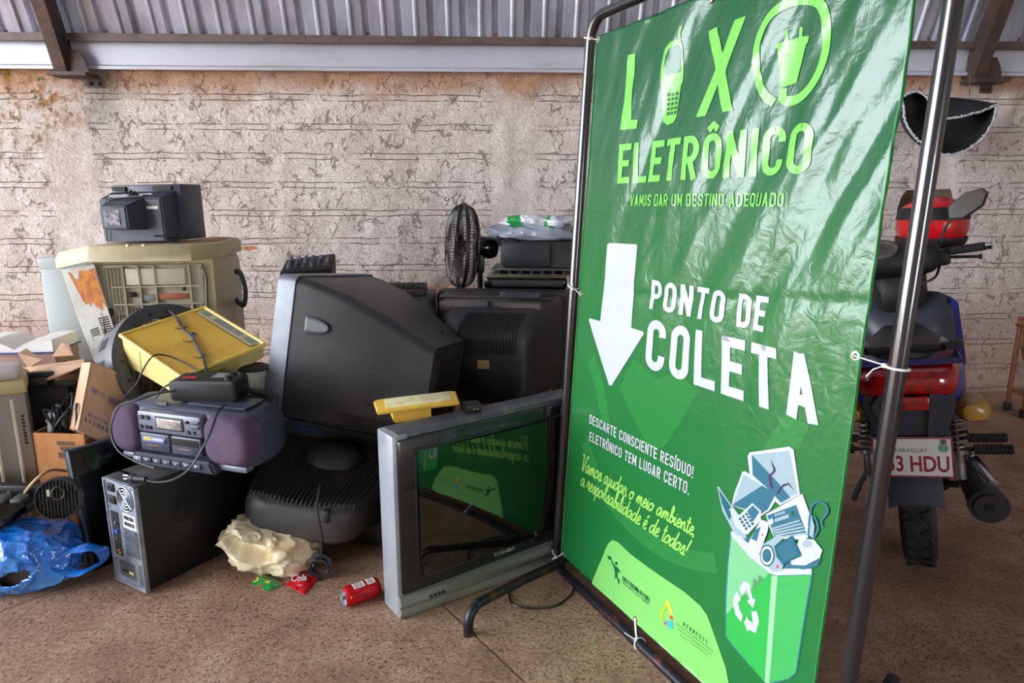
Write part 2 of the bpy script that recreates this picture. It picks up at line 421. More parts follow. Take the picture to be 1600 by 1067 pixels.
loft(bm, secs, False, False, closed=False)
struct('ceiling', bm, roofm, smooth=20, label='corrugated zinc sheet roof bending up from the wall head').matrix_world = WM
beamm = mat('weathered_beam_paint', (178, 178, 188), .4, .3, vcol=(150, 140, 136), vscale=3, vlo=.5, vhi=.8, aniso=(.35, 1, 2))
rustm = mat('brown_steel', (92, 78, 72), .55, .3, vcol=(72, 52, 42), vscale=6)
bm = NB()      # C-channel wall plate: web with lower lip, upper flange with drip edge
def chan(pts, mi=0):
    t = NB(); a = [[t.verts.new((x, y, z)) for y, z in pts] for x in (-9, 6)]; n = len(pts)
    for k in range(n): t.faces.new((a[0][k], a[0][(k+1) % n], a[1][(k+1) % n], a[1][k]))
    t.faces.new(a[0]); t.faces.new(a[1][::-1]); bmesh.ops.recalc_face_normals(t, faces=t.faces); merge(bm, t, None, mi)
chan([(-.03, 2.005), (-.03, 2.182), (-.036, 2.182), (-.036, 2.032), (-.052, 2.022), (-.052, 2.005)], 0)
chan([(-.03, 2.190), (-.09, 2.190), (-.09, 2.148), (-.084, 2.148), (-.084, 2.183), (-.03, 2.183)], 1)
struct('trim_1', bm, [beamm, rustm], smooth=20, label='long pale steel channel beam along the wall head').matrix_world = WM
def rafter(x, n, label):
    bm = NB(); s = []
    for k in range(26):
        t = A0+R(.0)+(R(-40)-A0)*k/25
        y0, z0 = arcp(t, .045); y1, z1 = arcp(t, .16)
        s.append([V((x-.035, y0, z0)), V((x+.035, y0, z0)), V((x+.035, y1, z1)), V((x-.035, y1, z1))])
    e = V((0, cos(A0), -sin(A0)))*.20
    s.insert(0, [p+e for p in s[0]])
    loft(bm, s)
    y, z = arcp(A0, .16)
    # end plate, gusset and bolted foot on the wall
    box0(bm, (x-.05, -.16, 1.955), (x+.16, -.02, 1.975))
    prism(bm, [(x+.05, 1.975), (x+.15, 1.975), (x+.13, 2.05), (x+.10, 2.10), (x+.05, 2.10)], .006, T(0, -.10, 0))
    for q in (.10, .145): cyl(bm, (x+q, -.03, 1.93), (x+q, -.012, 1.93), .009, seg=8)
    box0(bm, (x+.085, -.014, 1.91), (x+.16, -.008, 1.96))
    struct('trim_%d' % n, bm, mat('dark_rafter_steel', (58, 46, 40), .6, .2, vcol=(84, 58, 44), vscale=10) if 'dark_rafter_steel' not in MATS else MATS['dark_rafter_steel'], smooth=20, label=label).matrix_world = WM
rafter(-2.55, 2, 'dark brown steel rafter over the small television')
rafter(2.78, 3, 'dark brown steel rafter above the hanging rubber scrap')

# ------------------------------------------------------------------ collection-point banner in its pipe stand
BO, BH, BU = V((.1728, 2.2, .0555)), V((.44037, -.89778, .008)).normalized(), V((.05072, .03377, .99814)).normalized()
BN = BH.cross(BU).normalized(); BW, BT = 1.0486, 1.7264
def buv(px, py):
    d = ray(px, py); o = V((0, 0, CH)); t = (BO-o).dot(BN)/d.dot(BN); q = o+d*t-BO
    return q.dot(BH), q.dot(BU)
def bdisp(a, b):
    # tension folds running from the upper far corner down towards the near lower side
    s = a*.88-b*.47; l = a*.47+b*.88
    up = min(max((b-.62)/.75, 0), 1); up = up*up*(3-2*up)
    f = .0120*noise.noise(V((s*9, l*1.0, 1.5)))-.0085*abs(noise.noise(V((s*13, l*1.3, 7.5))))-.0035*abs(noise.noise(V((s*34, l*3., 2.5))))
    v = .0042*noise.noise(V((a*16, b*1.6, 3.2)))
    d = up*f*(.72+.5*a) + v*(.25+.75*up)
    d += .0018*noise.noise(V((a*7, b*7, 9)))*.6
    c = abs(b-.98-.1*(a-.5)); d += -.0022*math.exp(-(c/.012)**2)*(1 if a > .25 else .3)   # fold line across the middle
    d += .006*sin(pi*min(max(a/BW, 0), 1))*sin(pi*min(max(b/BT, 0), 1))
    return d
def b3(a, b, lay=0.): return BO+BH*a+BU*b+BN*(bdisp(a, b)+lay)
def decal_finish(bm, lay, step=.014):
    for ax, mx in ((0, BW), (1, BT)):
        lo = min(v.co[ax] for v in bm.verts); hi = max(v.co[ax] for v in bm.verts); k = math.ceil(lo/step+1e-6)
        n = V((1, 0, 0)) if ax == 0 else V((0, 1, 0))
        while k*step < hi-1e-6:
            bmesh.ops.bisect_plane(bm, geom=bm.verts[:]+bm.edges[:]+bm.faces[:], plane_co=n*(k*step), plane_no=n, dist=1e-7); k += 1
    uv = bm.loops.layers.uv.new('UVMap')
    for f in bm.faces:
        for l in f.loops: l[uv].uv = (l.vert.co.x, l.vert.co.y)
    for v in bm.verts:
        a, b = min(max(v.co.x, .002), BW-.002), min(max(v.co.y, .002), BT-.002)
        v.co = b3(a, b, .0009+.0005*lay)
    for f in bm.faces:
        f.normal_update()
        if f.normal.dot(BN) < 0: f.normal_flip()
def bobj(name, bm, m, lay, label=None, step=.014):
    decal_finish(bm, lay, step)
    me = bpy.data.meshes.new(name); bm.to_mesh(me); bm.free(); me.materials.append(m)
    me.polygons.foreach_set('use_smooth', [True]*len(me.polygons))
    o = bpy.data.objects.new(name, me); COL.objects.link(o); o.parent = banner
    if label: o['label'] = label
    return o
def poly2(bm, pts):
    vs = [bm.verts.new((p[0], p[1], 0)) for p in pts]
    f = bm.faces.new(vs); bmesh.ops.triangulate(bm, faces=[f])
def bpoly(name, polys, m, lay, label=None, smooth=0):
    bm = NB()
    for pts in polys:
        q = [V((*buv(*p), 0)) for p in pts]
        if smooth: q = catmull(q, smooth, True)
        poly2(bm, q)
    return bobj(name, bm, m, lay, label)
def bribbon(bm, uvs, wd):
    for i, p in enumerate(uvs):
        pass
    L_ = []; n = len(uvs)
    for i, p in enumerate(uvs):
        d = (uvs[min(i+1, n-1)]-uvs[max(i-1, 0)]).normalized(); s = V((-d.y, d.x, 0))*(wd(i/(n-1)) if callable(wd) else wd)/2
        L_.append((bm.verts.new(p+s), bm.verts.new(p-s)))
    for (a, b), (c, d) in zip(L_, L_[1:]): bm.faces.new((a, b, d, c))
def bstroke(name, strokes, wd, m, lay, label=None, n=6):
    bm = NB()
    for s in strokes: bribbon(bm, catmull([V((*buv(*p), 0)) for p in s], n), wd)
    return bobj(name, bm, m, lay, label)
def btext(name, s, quad, m, lay, weight=.02, shear=0., label=None, sp=1.):
    """quad: pixel corners BL, BR, TL, TR of the lettering on the photographed banner"""
    t = text_bm(s, shear, weight, spacing=sp); x0, x1, y0, y1 = bounds(t); q = [V(buv(*p)) for p in quad]
    bmesh.ops.triangulate(t, faces=t.faces[:])
    for v in t.verts:
        fx, fy = (v.co.x-x0)/(x1-x0), (v.co.y-y0)/(y1-y0)
        p = (q[0]*(1-fx)+q[1]*fx)*(1-fy)+(q[2]*(1-fx)+q[3]*fx)*fy
        v.co = (p.x, p.y, 0)
    return bobj(name, t, m, lay, label)
def CAPS(s_, w_=.5):
    x0, x1, xm, y0, y1 = s_/2, w_-s_/2, w_/2, s_/2, 1-s_/2
    def arc4(pts): return pts
    def rr(x0, y0, x1, y1, r, a0=0, a1=360):
        o = []
        for cx, cy, a in ((x1-r, y1-r, 0), (x0+r, y1-r, 90), (x0+r, y0+r, 180), (x1-r, y0+r, 270)):
            for k in range(7): o.append((cx+r*cos(R(a+15*k)), cy+r*sin(R(a+15*k))))
        return o
    r = xm-s_/2
    O = rr(x0, y0, x1, y1, r); O = O+[O[0], O[1]]
    C = [(x1, .68)]+rr(x0, y0, x1, y1, r)[:28]+[(x1, .32)]
    D = [(x0, y0), (x1-r, y0)]+[(x1-r+r*cos(R(-90+15*k)), y0+r+r*sin(R(-90+15*k))) for k in range(7)]+[(x1-r+r*cos(R(15*k)), y1-r+r*sin(R(15*k))) for k in range(7)]+[(x0, y1)]
    rp = (y1-.45)/2
    Pb = [(x0, y1), (x1-rp*.8, y1)]+[(x1-rp*.8+rp*.8*cos(R(90-15*k)), .45+rp+rp*sin(R(90-15*k))) for k in range(13)]+[(x0, .45)]
    U = [(x0, 1)]+[(x0+r+r*cos(R(180+15*k)), y0+r+r*sin(R(180+15*k))) for k in range(13)]+[(x1, 1)]
    S = [(x1, .72)]+[(xm+r*cos(R(15*k)), y1-r+r*sin(R(15*k))) for k in range(1, 13)]+[(x0+.01, .6), (xm, .5), (x1-.01, .4)]+[(xm+r*cos(R(-15*k)), y0+r+r*sin(R(-15*k))) for k in range(0, 13)]+[(x0, .28)]
    v = [(x0, 0), (x0, 1)]
    g = {'L': ([v, [(0, y0), (w_*.92, y0)]], .92), 'E': ([v, [(0, y0), (w_*.92, y0)], [(0, .51), (w_*.84, .51)], [(0, y1), (w_*.92, y1)]], .92), 'T': ([[(0, y1), (w_, y1)], [(xm, 0), (xm, 1)]], 1), 'I': ([v], s_/w_),
         'O': ([O], 1), 'C': ([C], 1), 'D': ([D, v], 1), 'P': ([v, Pb], .98), 'R': ([v, Pb, [(xm*.95, .45), (x1, 0)]], 1), 'N': ([v, [(x1, 0), (x1, 1)], [(x0, 1-s_*.3), (x1, s_*.3)]], 1), 'U': ([U], 1), 'S': ([S], 1),
         'A': ([[(x0*.9, 0), (xm, 1.0)], [(w_-x0*.9, 0), (xm, 1.0)], [(w_*.22, .3), (w_*.78, .3)]], 1.04), 'V': ([[(x0*.9, 1), (xm, 0)], [(w_-x0*.9, 1), (xm, 0)]], 1), 'M': ([v, [(w_*1.2-x0, 0), (w_*1.2-x0, 1)], [(x0, 1-s_*.3), (w_*.6, .25)], [(w_*1.2-x0, 1-s_*.3), (w_*.6, .25)]], 1.2),
         'G': ([[(x1, .68)]+rr(x0, y0, x1, y1, r)[:28]+[(x1, .45)], [(xm, .47), (w_, .47)]], 1), 'Q': ([O, [(xm, .25), (x1+.04, -.04)]], 1), 'X': ([[(x0, 0), (x1, 1)], [(x0, 1), (x1, 0)]], 1), 'Z': ([[(0, y1), (w_, y1)], [(0, y0), (w_, y0)], [(x0, y0), (x1, y1)]], 1), 'H': ([v, [(x1, 0), (x1, 1)], [(0, .5), (w_, .5)]], 1),
         '!': ([[(x0, .3), (x0, 1)], [(x0, 0), (x0, s_)]], s_/w_), '.': ([[(x0, 0), (x0, s_)]], s_/w_), ' ': ([], .42)}
    g['Ô'] = (g['O'][0]+[[(xm-.13, 1.07), (xm, 1.19), (xm+.13, 1.07)]], 1); g['Í'] = (g['I'][0]+[[(x0, .95), (x0+.02, 1.06), (x0+.1, 1.22)]], s_/w_)
    return g
def bcaps(name, s, quad, m, lay, st=.15, gap=.13, w_=.5, label=None):
    """condensed capitals drawn as even strokes; quad = pixel corners BL, BR, TL, TR at baseline and cap height"""
    g = CAPS(st, w_); x = 0; items = []
    for ch in s:
        a, wd = g[ch]; items.append((x, a)); x += wd*w_+gap
    x -= gap; q = [V(buv(*p)) for p in quad]; bm = NB()
    for ox, a in items:
        for t in a:
            t = [V((ox+p[0], p[1], 0)) for p in t]; k = len(bm.verts)
            bribbon(bm, t, st)
    for v in bm.verts:
        fx, fy = v.co.x/x, v.co.y
        p = (q[0]*(1-fx)+q[1]*fx)*(1-fy)+(q[2]*(1-fx)+q[3]*fx)*fy; v.co = (p.x, p.y, 0)
    return bobj(name, bm, m, lay, label)
def vinyl(name, col, grad=False):
    m = bpy.data.materials.new(name); m.use_nodes = True; nt = m.node_tree; L = nt.links; b = nt.nodes['Principled BSDF']
    b.inputs['Base Color'].default_value = lin(col); b.inputs['Roughness'].default_value = .2; b.inputs['Specular IOR Level'].default_value = .55
    uv = nt.nodes.new('ShaderNodeUVMap'); uv.uv_map = 'UVMap'
    mp = nt.nodes.new('ShaderNodeMapping'); mp.inputs['Rotation'].default_value = (0, 0, R(-28)); mp.inputs['Scale'].default_value = (1, .25, 1); L.new(uv.outputs[0], mp.inputs[0])
    n1 = nt.nodes.new('ShaderNodeTexNoise'); n1.inputs['Scale'].default_value = 28; n1.inputs['Detail'].default_value = 4; L.new(mp.outputs[0], n1.inputs['Vector'])
    n2 = nt.nodes.new('ShaderNodeTexNoise'); n2.inputs['Scale'].default_value = 22; n2.inputs['Detail'].default_value = 5; n2.inputs['Distortion'].default_value = 1.2; L.new(uv.outputs[0], n2.inputs['Vector'])
    a = nt.nodes.new('ShaderNodeMath'); a.operation = 'MULTIPLY_ADD'; L.new(n1.outputs[0], a.inputs[0]); a.inputs[1].default_value = .7; L.new(n2.outputs[0], a.inputs[2])
    bp = nt.nodes.new('ShaderNodeBump'); bp.inputs['Strength'].default_value = .22; bp.inputs['Distance'].default_value = .008; L.new(a.outputs[0], bp.inputs['Height']); L.new(bp.outputs[0], b.inputs['Normal'])
    if grad:
        sx = nt.nodes.new('ShaderNodeSeparateXYZ'); L.new(uv.outputs[0], sx.inputs[0])
        r = nt.nodes.new('ShaderNodeValToRGB'); e = r.color_ramp.elements
        for p, c in ((0, (24, 104, 50)), (.25, (32, 104, 50)), (.55, (42, 104, 56)), (.8, (32, 88, 54)), (1, (30, 84, 52))):
            q = e[0] if p == 0 else (e[len(e)-1] if p == 1 else e.new(p)); q.position = p; q.color = lin(c)
        d = nt.nodes.new('ShaderNodeMath'); d.operation = 'DIVIDE'; L.new(sx.outputs[1], d.inputs[0]); d.inputs[1].default_value = BT
        L.new(d.outputs[0], r.inputs[0]); L.new(r.outputs[0], b.inputs['Base Color'])
    return m
vgreen = vinyl('banner_vinyl_green', (52, 130, 60), True)
vlime = vinyl('print_lime', (112, 186, 84)); vwhite = vinyl('print_white', (180, 184, 190))
vpatch = vinyl('print_light_green', (118, 188, 98)); vbin = vinyl('print_bin_green', (46, 160, 70)); vbin2 = vinyl('print_bin_pale', (112, 176, 126)); vbin3 = vinyl('print_bin_side', (62, 160, 84))
vstrip = vinyl('print_bin_strip', (140, 188, 146)); vteal = vinyl('print_teal', (50, 100, 118)); vgrey = vinyl('print_pale_grey', (142, 162, 170)); vlav = vinyl('print_lavender', (184, 190, 200))
vteald = vinyl('print_dark_teal', (34, 92, 106)); vfaint = vinyl('print_faint_green', (42, 116, 56)); vfaint2 = vinyl('print_faint_dark', (44, 124, 54)); vink = vinyl('print_dark_green', (16, 92, 58)); vpurp = vinyl('print_plum', (66, 48, 82))
vyel = vinyl('print_yellow', (240, 200, 60)); vred = vinyl('print_red', (214, 72, 76)); vblue = vinyl('print_blue', (50, 170, 214)); vola = vinyl('print_olive', (150, 190, 60)); vcreamy = vinyl('print_script_lime', (140, 196, 92))
bm = NB(); na, nb_ = 105, 172; grid = [[bm.verts.new((BW*i/na, BT*j/nb_, 0)) for i in range(na+1)] for j in range(nb_+1)]
uvl = bm.loops.layers.uv.new('UVMap')
for j in range(nb_):
    for i in range(na): bm.faces.new((grid[j][i], grid[j][i+1], grid[j+1][i+1], grid[j+1][i]))
for f in bm.faces:
    for l in f.loops: l[uvl].uv = (l.vert.co.x, l.vert.co.y)
for v in bm.verts:
    a, b = v.co.x, v.co.y
    # edges pull in slightly between the ties
    v.co = b3(a, b)
me = bpy.data.meshes.new('banner'); bm.to_mesh(me); bm.free(); me.materials.append(vgreen); me.polygons.foreach_set('use_smooth', [True]*len(me.polygons))
stand = thing('banner_stand', 'black pipe stand holding a tall green banner with white arrow reading PONTO DE COLETA', 'banner stand', T(*(BO+BH*(BW/2)-BU*.05)))
SI = stand.matrix_world.inverted()
banner = bpy.data.objects.new('banner_sheet', me); COL.objects.link(banner); banner.parent = stand; banner.matrix_local = SI; banner['label'] = 'green vinyl sheet with lime and white print'
sol = banner.modifiers.new('thickness', 'SOLIDIFY'); sol.thickness = .0008; sol.offset = -1
def z2(pts, ox, oy, s): return [(ox+x/s, oy+y/s) for x, y in pts]
# faint background shapes of the print
bpoly('faint_pattern', [z2([(960, 1067), (1060, 900), (1180, 960), (1130, 1067)], 880, 350, 3.048)], vfaint, 0)
bpoly('faint_pattern', [z2([(275, 780), (340, 640), (400, 690), (455, 740), (560, 700), (650, 800), (560, 960), (490, 1060), (410, 1067), (330, 900)], 880, 350, 3.048)], vfaint, 0)
bstroke('faint_ring', [[(1120, 880), (1060, 868), (1010, 840), (960, 790), (930, 735), (915, 690)], [(925, 560), (940, 610), (948, 660)]], .05, vfaint, 0)
# headline: L, phone, X, plug in a ring, then the words
S1 = 2.963
bpoly('lettering', [z2([(246, 256), (275, 248), (262, 556), (291, 555), (285, 595), (214, 603)], 900, 0, S1)], vlime, 2)
bpoly('lettering', [z2([(604, 142), (648, 123), (682, 248), (742, 94), (800, 76), (708, 328), (742, 514), (694, 522), (668, 392), (612, 538), (566, 544), (650, 322)], 900, 0, S1)], vlime, 2)
bstroke('phone_symbol', [z2([(482, 178), (484, 150), (491, 122)], 900, 0, S1)], .008, vlime, 2)
bpoly('phone_symbol', [z2([(418, 230), (440, 200), (470, 184), (486, 186), (490, 215), (488, 250), (487, 330), (484, 372), (478, 390), (470, 440), (462, 540), (448, 568), (412, 578), (392, 560), (394, 500), (396, 430), (400, 400), (400, 345), (404, 300)], 900, 0, S1)], vlime, 2)
bpoly('phone_symbol', [z2([(424, 262), (440, 228), (476, 204), (482, 230), (476, 330), (418, 352), (416, 310)], 900, 0, S1)], vgreen, 4)
kp = []
for r in range(5):
    for c in range(3):
        x, y = 418+c*18-r*1.5, 432+r*22-c*3; kp.append(z2([(x, y), (x+12, y-3), (x+11, y+11), (x-1, y+14)], 900, 0, S1))
bpoly('phone_symbol', kp, vgreen, 4)
bstroke('plug_ring', [z2([(918, 476), (880, 440), (855, 385), (845, 300), (856, 200), (890, 110), (940, 50), (1000, 12), (1060, -2), (1120, 10), (1152, 60), (1160, 140), (1155, 240), (1130, 330), (1090, 400), (1040, 448), (1000, 466), (970, 466), (957, 448), (960, 410)], 900, 0, S1)], .02, vlime, 2)
bpoly('plug_symbol', [z2([(930, 208), (970, 192), (972, 140), (984, 140), (986, 188), (1030, 172), (1034, 124), (1048, 126), (1046, 168), (1080, 166), (1074, 196), (1064, 206), (1042, 300), (1020, 384), (944, 406), (946, 330), (940, 226), (932, 224)], 900, 0, S1)], vlime, 2)
bcaps('lettering', 'ELETRÔNICO', [(965, 287), (1268, 271), (970, 226), (1276, 190)], vlime, 2, .16, .11)
bcaps('lettering', 'VAMOS DAR UM DESTINO ADEQUADO', [(983, 322), (1227, 323), (984, 304), (1229, 301)], vlime, 2, .14, .13)
S2 = 3.048
bpoly('printed_arrow', [z2([(222, 90), (355, 97), (361, 105), (332, 494), (388, 512), (393, 522), (238, 768), (226, 768), (124, 456), (128, 449), (182, 462), (212, 98)], 880, 350, S2)], vwhite, 2, 'white downward arrow')
bcaps('lettering', 'PONTO', [(1016, 482), (1133, 506), (1021, 437), (1138.6, 455)], vwhite, 2, .17, .14)
bcaps('lettering', 'DE', [(1152, 510), (1194, 519), (1157.6, 458), (1200, 464)], vwhite, 2, .17, .14)
bcaps('lettering', 'COLETA', [(1010, 574), (1282, 666), (1016, 497), (1276, 558)], vwhite, 2, .17, .13)
bcaps('lettering', 'DESCARTE CONSCIENTE RESÍDUO!', [(922, 661), (1085, 747), (923, 647), (1087, 728)], vwhite, 2, .14, .14)
bcaps('lettering', 'ELETRÔNICO TEM LUGAR CERTO.', [(922, 688), (1079, 773), (923, 674), (1081, 754)], vwhite, 2, .14, .14)
# handwritten lines: single-stroke script drawn letter by letter
GL = {'V': ([[(0, .9), (.12, 1), (.2, .85), (.28, .1), (.34, 0), (.55, .7), (.7, 1), (.8, .9)]], .72), 'a': ([[(.42, .42), (.28, .5), (.08, .38), (.02, .15), (.12, 0), (.28, .1), (.42, .45), (.4, .1), (.5, 0), (.6, .1)]], .56),
 'm': ([[(0, .1), (.08, .45), (.1, 0), (.1, .2), (.24, .5), (.3, .35), (.3, 0), (.32, .2), (.46, .5), (.52, .35), (.52, .08), (.62, 0), (.72, .1)]], .7), 'n': ([[(0, .1), (.08, .45), (.1, 0), (.1, .2), (.26, .5), (.34, .35), (.34, .08), (.42, 0), (.52, .1)]], .5),
 'o': ([[(.3, .5), (.08, .4), (.02, .15), (.14, 0), (.34, .12), (.38, .38), (.28, .5), (.3, .4), (.5, .42)]], .5), 's': ([[(0, .05), (.22, .52), (.3, .3), (.3, .08), (.18, 0), (.06, .06)], [(.18, 0), (.34, .0), (.44, .1)]], .42),
 'j': ([[(.12, .5), (.12, 0), (.06, -.4), (-.08, -.42), (-.1, -.28), (.12, -.05), (.3, .1)], [(.13, .66), (.14, .7)]], .3), 'u': ([[(0, .1), (.08, .48), (.08, .1), (.18, 0), (.32, .15), (.38, .48), (.38, .1), (.46, 0), (.54, .1)]], .52),
 'd': ([[(.4, .42), (.26, .5), (.06, .36), (.02, .12), (.14, 0), (.3, .14), (.44, .6), (.48, 1), (.42, .3), (.44, .05), (.52, 0), (.6, .1)]], .56), 'r': ([[(0, .1), (.1, .55), (.14, .46), (.28, .44), (.28, .1), (.36, 0), (.44, .1)]], .4),
 'e': ([[(0, .15), (.28, .3), (.3, .46), (.18, .52), (.06, .3), (.08, .06), (.22, 0), (.42, .12)]], .4), 'i': ([[(0, .1), (.1, .48), (.1, .08), (.18, 0), (.28, .1)], [(.14, .64), (.16, .68)]], .26), 'b': ([[(0, .1), (.22, .7), (.18, 1), (.08, .9), (.08, .1), (.2, 0), (.34, .15), (.3, .42), (.16, .4), (.36, .34), (.48, .4)]], .46),
 't': ([[(.12, .95), (.1, .1), (.2, 0), (.3, .1)], [(-.06, .62), (.3, .66)]], .3), 'l': ([[(0, .1), (.2, .7), (.18, 1), (.08, .9), (.08, .1), (.16, 0), (.28, .1)]], .26), 'p': ([[(0, .1), (.1, .5), (.08, -.42), (.09, .2), (.24, .5), (.38, .36), (.34, .08), (.2, 0), (.1, .08)], [(.2, 0), (.4, 0), (.5, .1)]], .48),
 ',': ([[(.08, .06), (.02, -.14)]], .2), '!': ([[(.16, 1), (.08, .28)], [(.05, .04), (.06, .0)]], .25), ' ': ([], .34)}
GL['é'] = (GL['e'][0]+[[(.2, .68), (.32, .86)]], .4)
def script(name, s, quad, m, lay):
    x = 0; st = []
    for ch in s:
        g, w_ = GL[ch]; st += [[(x+a+.22*b, b) for a, b in t] for t in g]; x += w_
    q = [V(buv(*p)) for p in quad]; bm = NB()
    for t in st:
        uv = []
        for a, b in t:
            p = (q[0]*(1-a/x)+q[1]*(a/x))*(1-b)+(q[2]*(1-a/x)+q[3]*(a/x))*b; uv.append(V((p.x, p.y, 0)))
        if len(uv) == 2: uv = [uv[0], (uv[0]+uv[1])/2, uv[1]]
        bribbon(bm, catmull(uv, 4), .0052)
    return bobj(name, bm, m, lay)
script('script_lettering', 'Vamos ajudar o meio ambiente,', [(908, 733), (1088, 838), (911, 708), (1092, 812)], vcreamy, 2)
script('script_lettering', 'a responsabilidade é de todos!', [(908, 757), (1074, 869), (911, 733), (1081, 842)], vcreamy, 2)
# light green logo panel along the lower edge
S6 = 4.504
bpoly('logo_panel', [z2([(290, 372), (320, 300), (345, 240), (372, 180), (392, 125), (412, 85), (440, 60), (480, 74), (570, 160), (700, 255), (840, 350), (950, 425), (1060, 520), (1110, 590), (1150, 700), (1200, 840), (1240, 960), (1262, 1090), (1270, 1200), (1090, 1140), (885, 935), (740, 800)], 860, 830, S6)], vpatch, 1, 'light green panel with two logos')
bpoly('person_logo', [z2([(408, 170), (432, 180), (436, 205), (412, 194)], 860, 830, S6), z2([(432, 208), (440, 206), (462, 246), (478, 250), (500, 288), (492, 292), (480, 278), (478, 320), (496, 350), (486, 378), (478, 340), (468, 318), (460, 340), (458, 270)], 860, 830, S6),
      z2([(466, 210), (478, 214), (480, 232), (470, 240), (460, 226)], 860, 830, S6)], vink, 3)
bcaps('lettering', 'SANTA TEREZINHA DE ITAIPU', z2([(510, 340), (706, 498), (514, 310), (704, 464)], 860, 830, S6), vink, 3, .17, .12)
btext('lettering', 'Nosso povo, nosso orgulho!', z2([(510, 366), (702, 528), (512, 346), (704, 500)], 860, 830, S6), vink, 3, .0, .3)
bpoly('triangle_logo', [z2([(826, 478), (846, 500), (866, 570), (868, 600), (850, 590), (832, 520), (816, 506)], 860, 830, S6)], vyel, 3)
bpoly('triangle_logo', [z2([(816, 500), (826, 540), (800, 580), (806, 640), (776, 606), (780, 560)], 860, 830, S6)], vola, 3)
bpoly('triangle_logo', [z2([(806, 520), (824, 540), (812, 560), (798, 540)], 860, 830, S6), z2([(850, 580), (868, 600), (868, 626), (846, 610)], 860, 830, S6), z2([(806, 634), (830, 640), (828, 664), (808, 650)], 860, 830, S6)], vred, 3)
bpoly('triangle_logo', [z2([(808, 616), (836, 630), (868, 634), (866, 690), (834, 670), (826, 644)], 860, 830, S6)], vblue, 3)
bcaps('lettering', 'ACARESTI', z2([(938, 660), (1104, 788), (942, 634), (1108, 758)], 860, 830, S6), vink, 3, .14, .4)
for k, (a, b) in enumerate(((1160, 0), (1150, 0), (1140, 0))):
    btext('lettering', ('Associação dos Catadores de Materiais', 'Recicláveis e Preservação Ambiental', 'de Santa Terezinha de Itaipu')[k],
          z2([(890+14*k, 654+40*k), (1160-20*k, 858+12*k), (892+14*k, 640+40*k), (1161-20*k, 842+12*k)], 860, 830, S6), vfaint, 3, 0.)
# drawing of a bin full of broken electronics
S4, S5 = 2.757, 4.848
q4 = lambda p: z2(p, 1080, 680, S4)
q5 = lambda p: z2(p, 1060, 690, S5)
bpoly('bin_drawing', [q4([(176, 412), (160, 540), (150, 690), (152, 868), (188, 918), (330, 1072), (420, 1054), (456, 1026), (486, 850), (528, 598), (524, 575), (360, 570), (198, 408)])], vteal, 1)
bpoly('bin_drawing', [q4([(180, 430), (166, 560), (156, 700), (156, 864), (192, 914), (322, 1066), (352, 604), (260, 520)])], vbin, 2)
bpoly('bin_drawing', [q4([(180, 430), (166, 560), (158, 770), (300, 575), (345, 590), (260, 520)])], vbin2, 3)
bpoly('bin_drawing', [q4([(376, 606), (522, 600), (480, 850), (452, 1022), (418, 1048), (338, 1066)])], vbin3, 2)
bpoly('bin_drawing', [q4([(352, 602), (378, 604), (340, 1068), (320, 1062)])], vstrip, 3)
bpoly('bin_drawing', [q4([(178, 412), (204, 416), (300, 512), (364, 572), (524, 574), (522, 598), (376, 602), (348, 596), (258, 524), (180, 434)])], vwhite, 3)
bpoly('recycling_symbol', [q4([(214, 660), (232, 626), (258, 640), (270, 700), (283, 705), (272, 742), (246, 712), (258, 706), (243, 662), (228, 690)]),
      q4([(265, 757), (288, 755), (298, 800), (283, 850), (250, 835), (250, 848), (234, 805), (247, 778), (250, 792), (272, 808)]),
      q4([(192, 690), (205, 670), (221, 712), (210, 710), (213, 745), (228, 772), (222, 803), (197, 770), (188, 722), (188, 705)])], vwhite, 4, 'white recycling arrows')
bpoly('tablet_drawing', [q5([(538, 110), (552, 80), (850, 36), (882, 60), (930, 400), (780, 480), (560, 300)])], vwhite, 2)
bpoly('tablet_drawing', [q5([(572, 98), (850, 66), (912, 390), (800, 440), (700, 360), (590, 260)])], vgrey, 3)
bpoly('tablet_drawing', [q5([(572, 98), (640, 170), (770, 310), (860, 420), (790, 460), (700, 360), (578, 250)])], vteal, 4)
bpoly('tablet_drawing', [q5([(712, 128), (754, 214), (716, 262), (738, 360), (712, 340), (698, 258), (736, 214)]), q5([(760, 380), (800, 325), (850, 308), (890, 372), (846, 322), (806, 342), (768, 402)])], vpurp, 5)
bpoly('monitor_drawing', [q5([(498, 226), (520, 222), (770, 370), (772, 410), (700, 520), (640, 560), (418, 480), (440, 380)])], vwhite, 3)
bpoly('monitor_drawing', [q5([(508, 246), (752, 390), (690, 510), (640, 545), (428, 480)])], vteal, 4)
bpoly('monitor_drawing', [q5([(508, 246), (650, 330), (430, 470)])], vgrey, 5)
bpoly('laptop_drawing', [q5([(312, 340), (322, 334), (412, 470), (480, 560), (526, 640), (526, 736), (440, 700), (414, 650), (350, 520)])], vgrey, 3)
bpoly('laptop_drawing', [q5([(322, 352), (408, 480), (420, 560), (400, 590), (350, 470)])], vteald, 4)
bpoly('laptop_drawing', [q5([(400, 510), (430, 500), (520, 640), (520, 700), (450, 640)])], vwhite, 4)
bpoly('calculator_drawing', [q5([(460, 570), (576, 462), (640, 520), (640, 590), (540, 700), (510, 690)])], vlav, 5)
bpoly('calculator_drawing', [q5([(536, 520), (580, 478), (630, 530), (580, 604)])], vteal, 6)
bpoly('calculator_drawing', [q5([(x, y), (x+15, y+14), (x+2, y+28), (x-13, y+14)]) for r in range(4) for c in range(3) for x, y in ((484+c*24+r*15, 568+r*24-c*18),)], vteald, 6)
bpoly('game_console_drawing', [q5([(640, 586), (700, 608), (690, 680), (630, 846), (544, 800), (542, 770)])], vwhite, 6)
bpoly('game_console_drawing', [q5([(598, 662), (640, 640), (610, 750), (570, 732)])], vteal, 7)
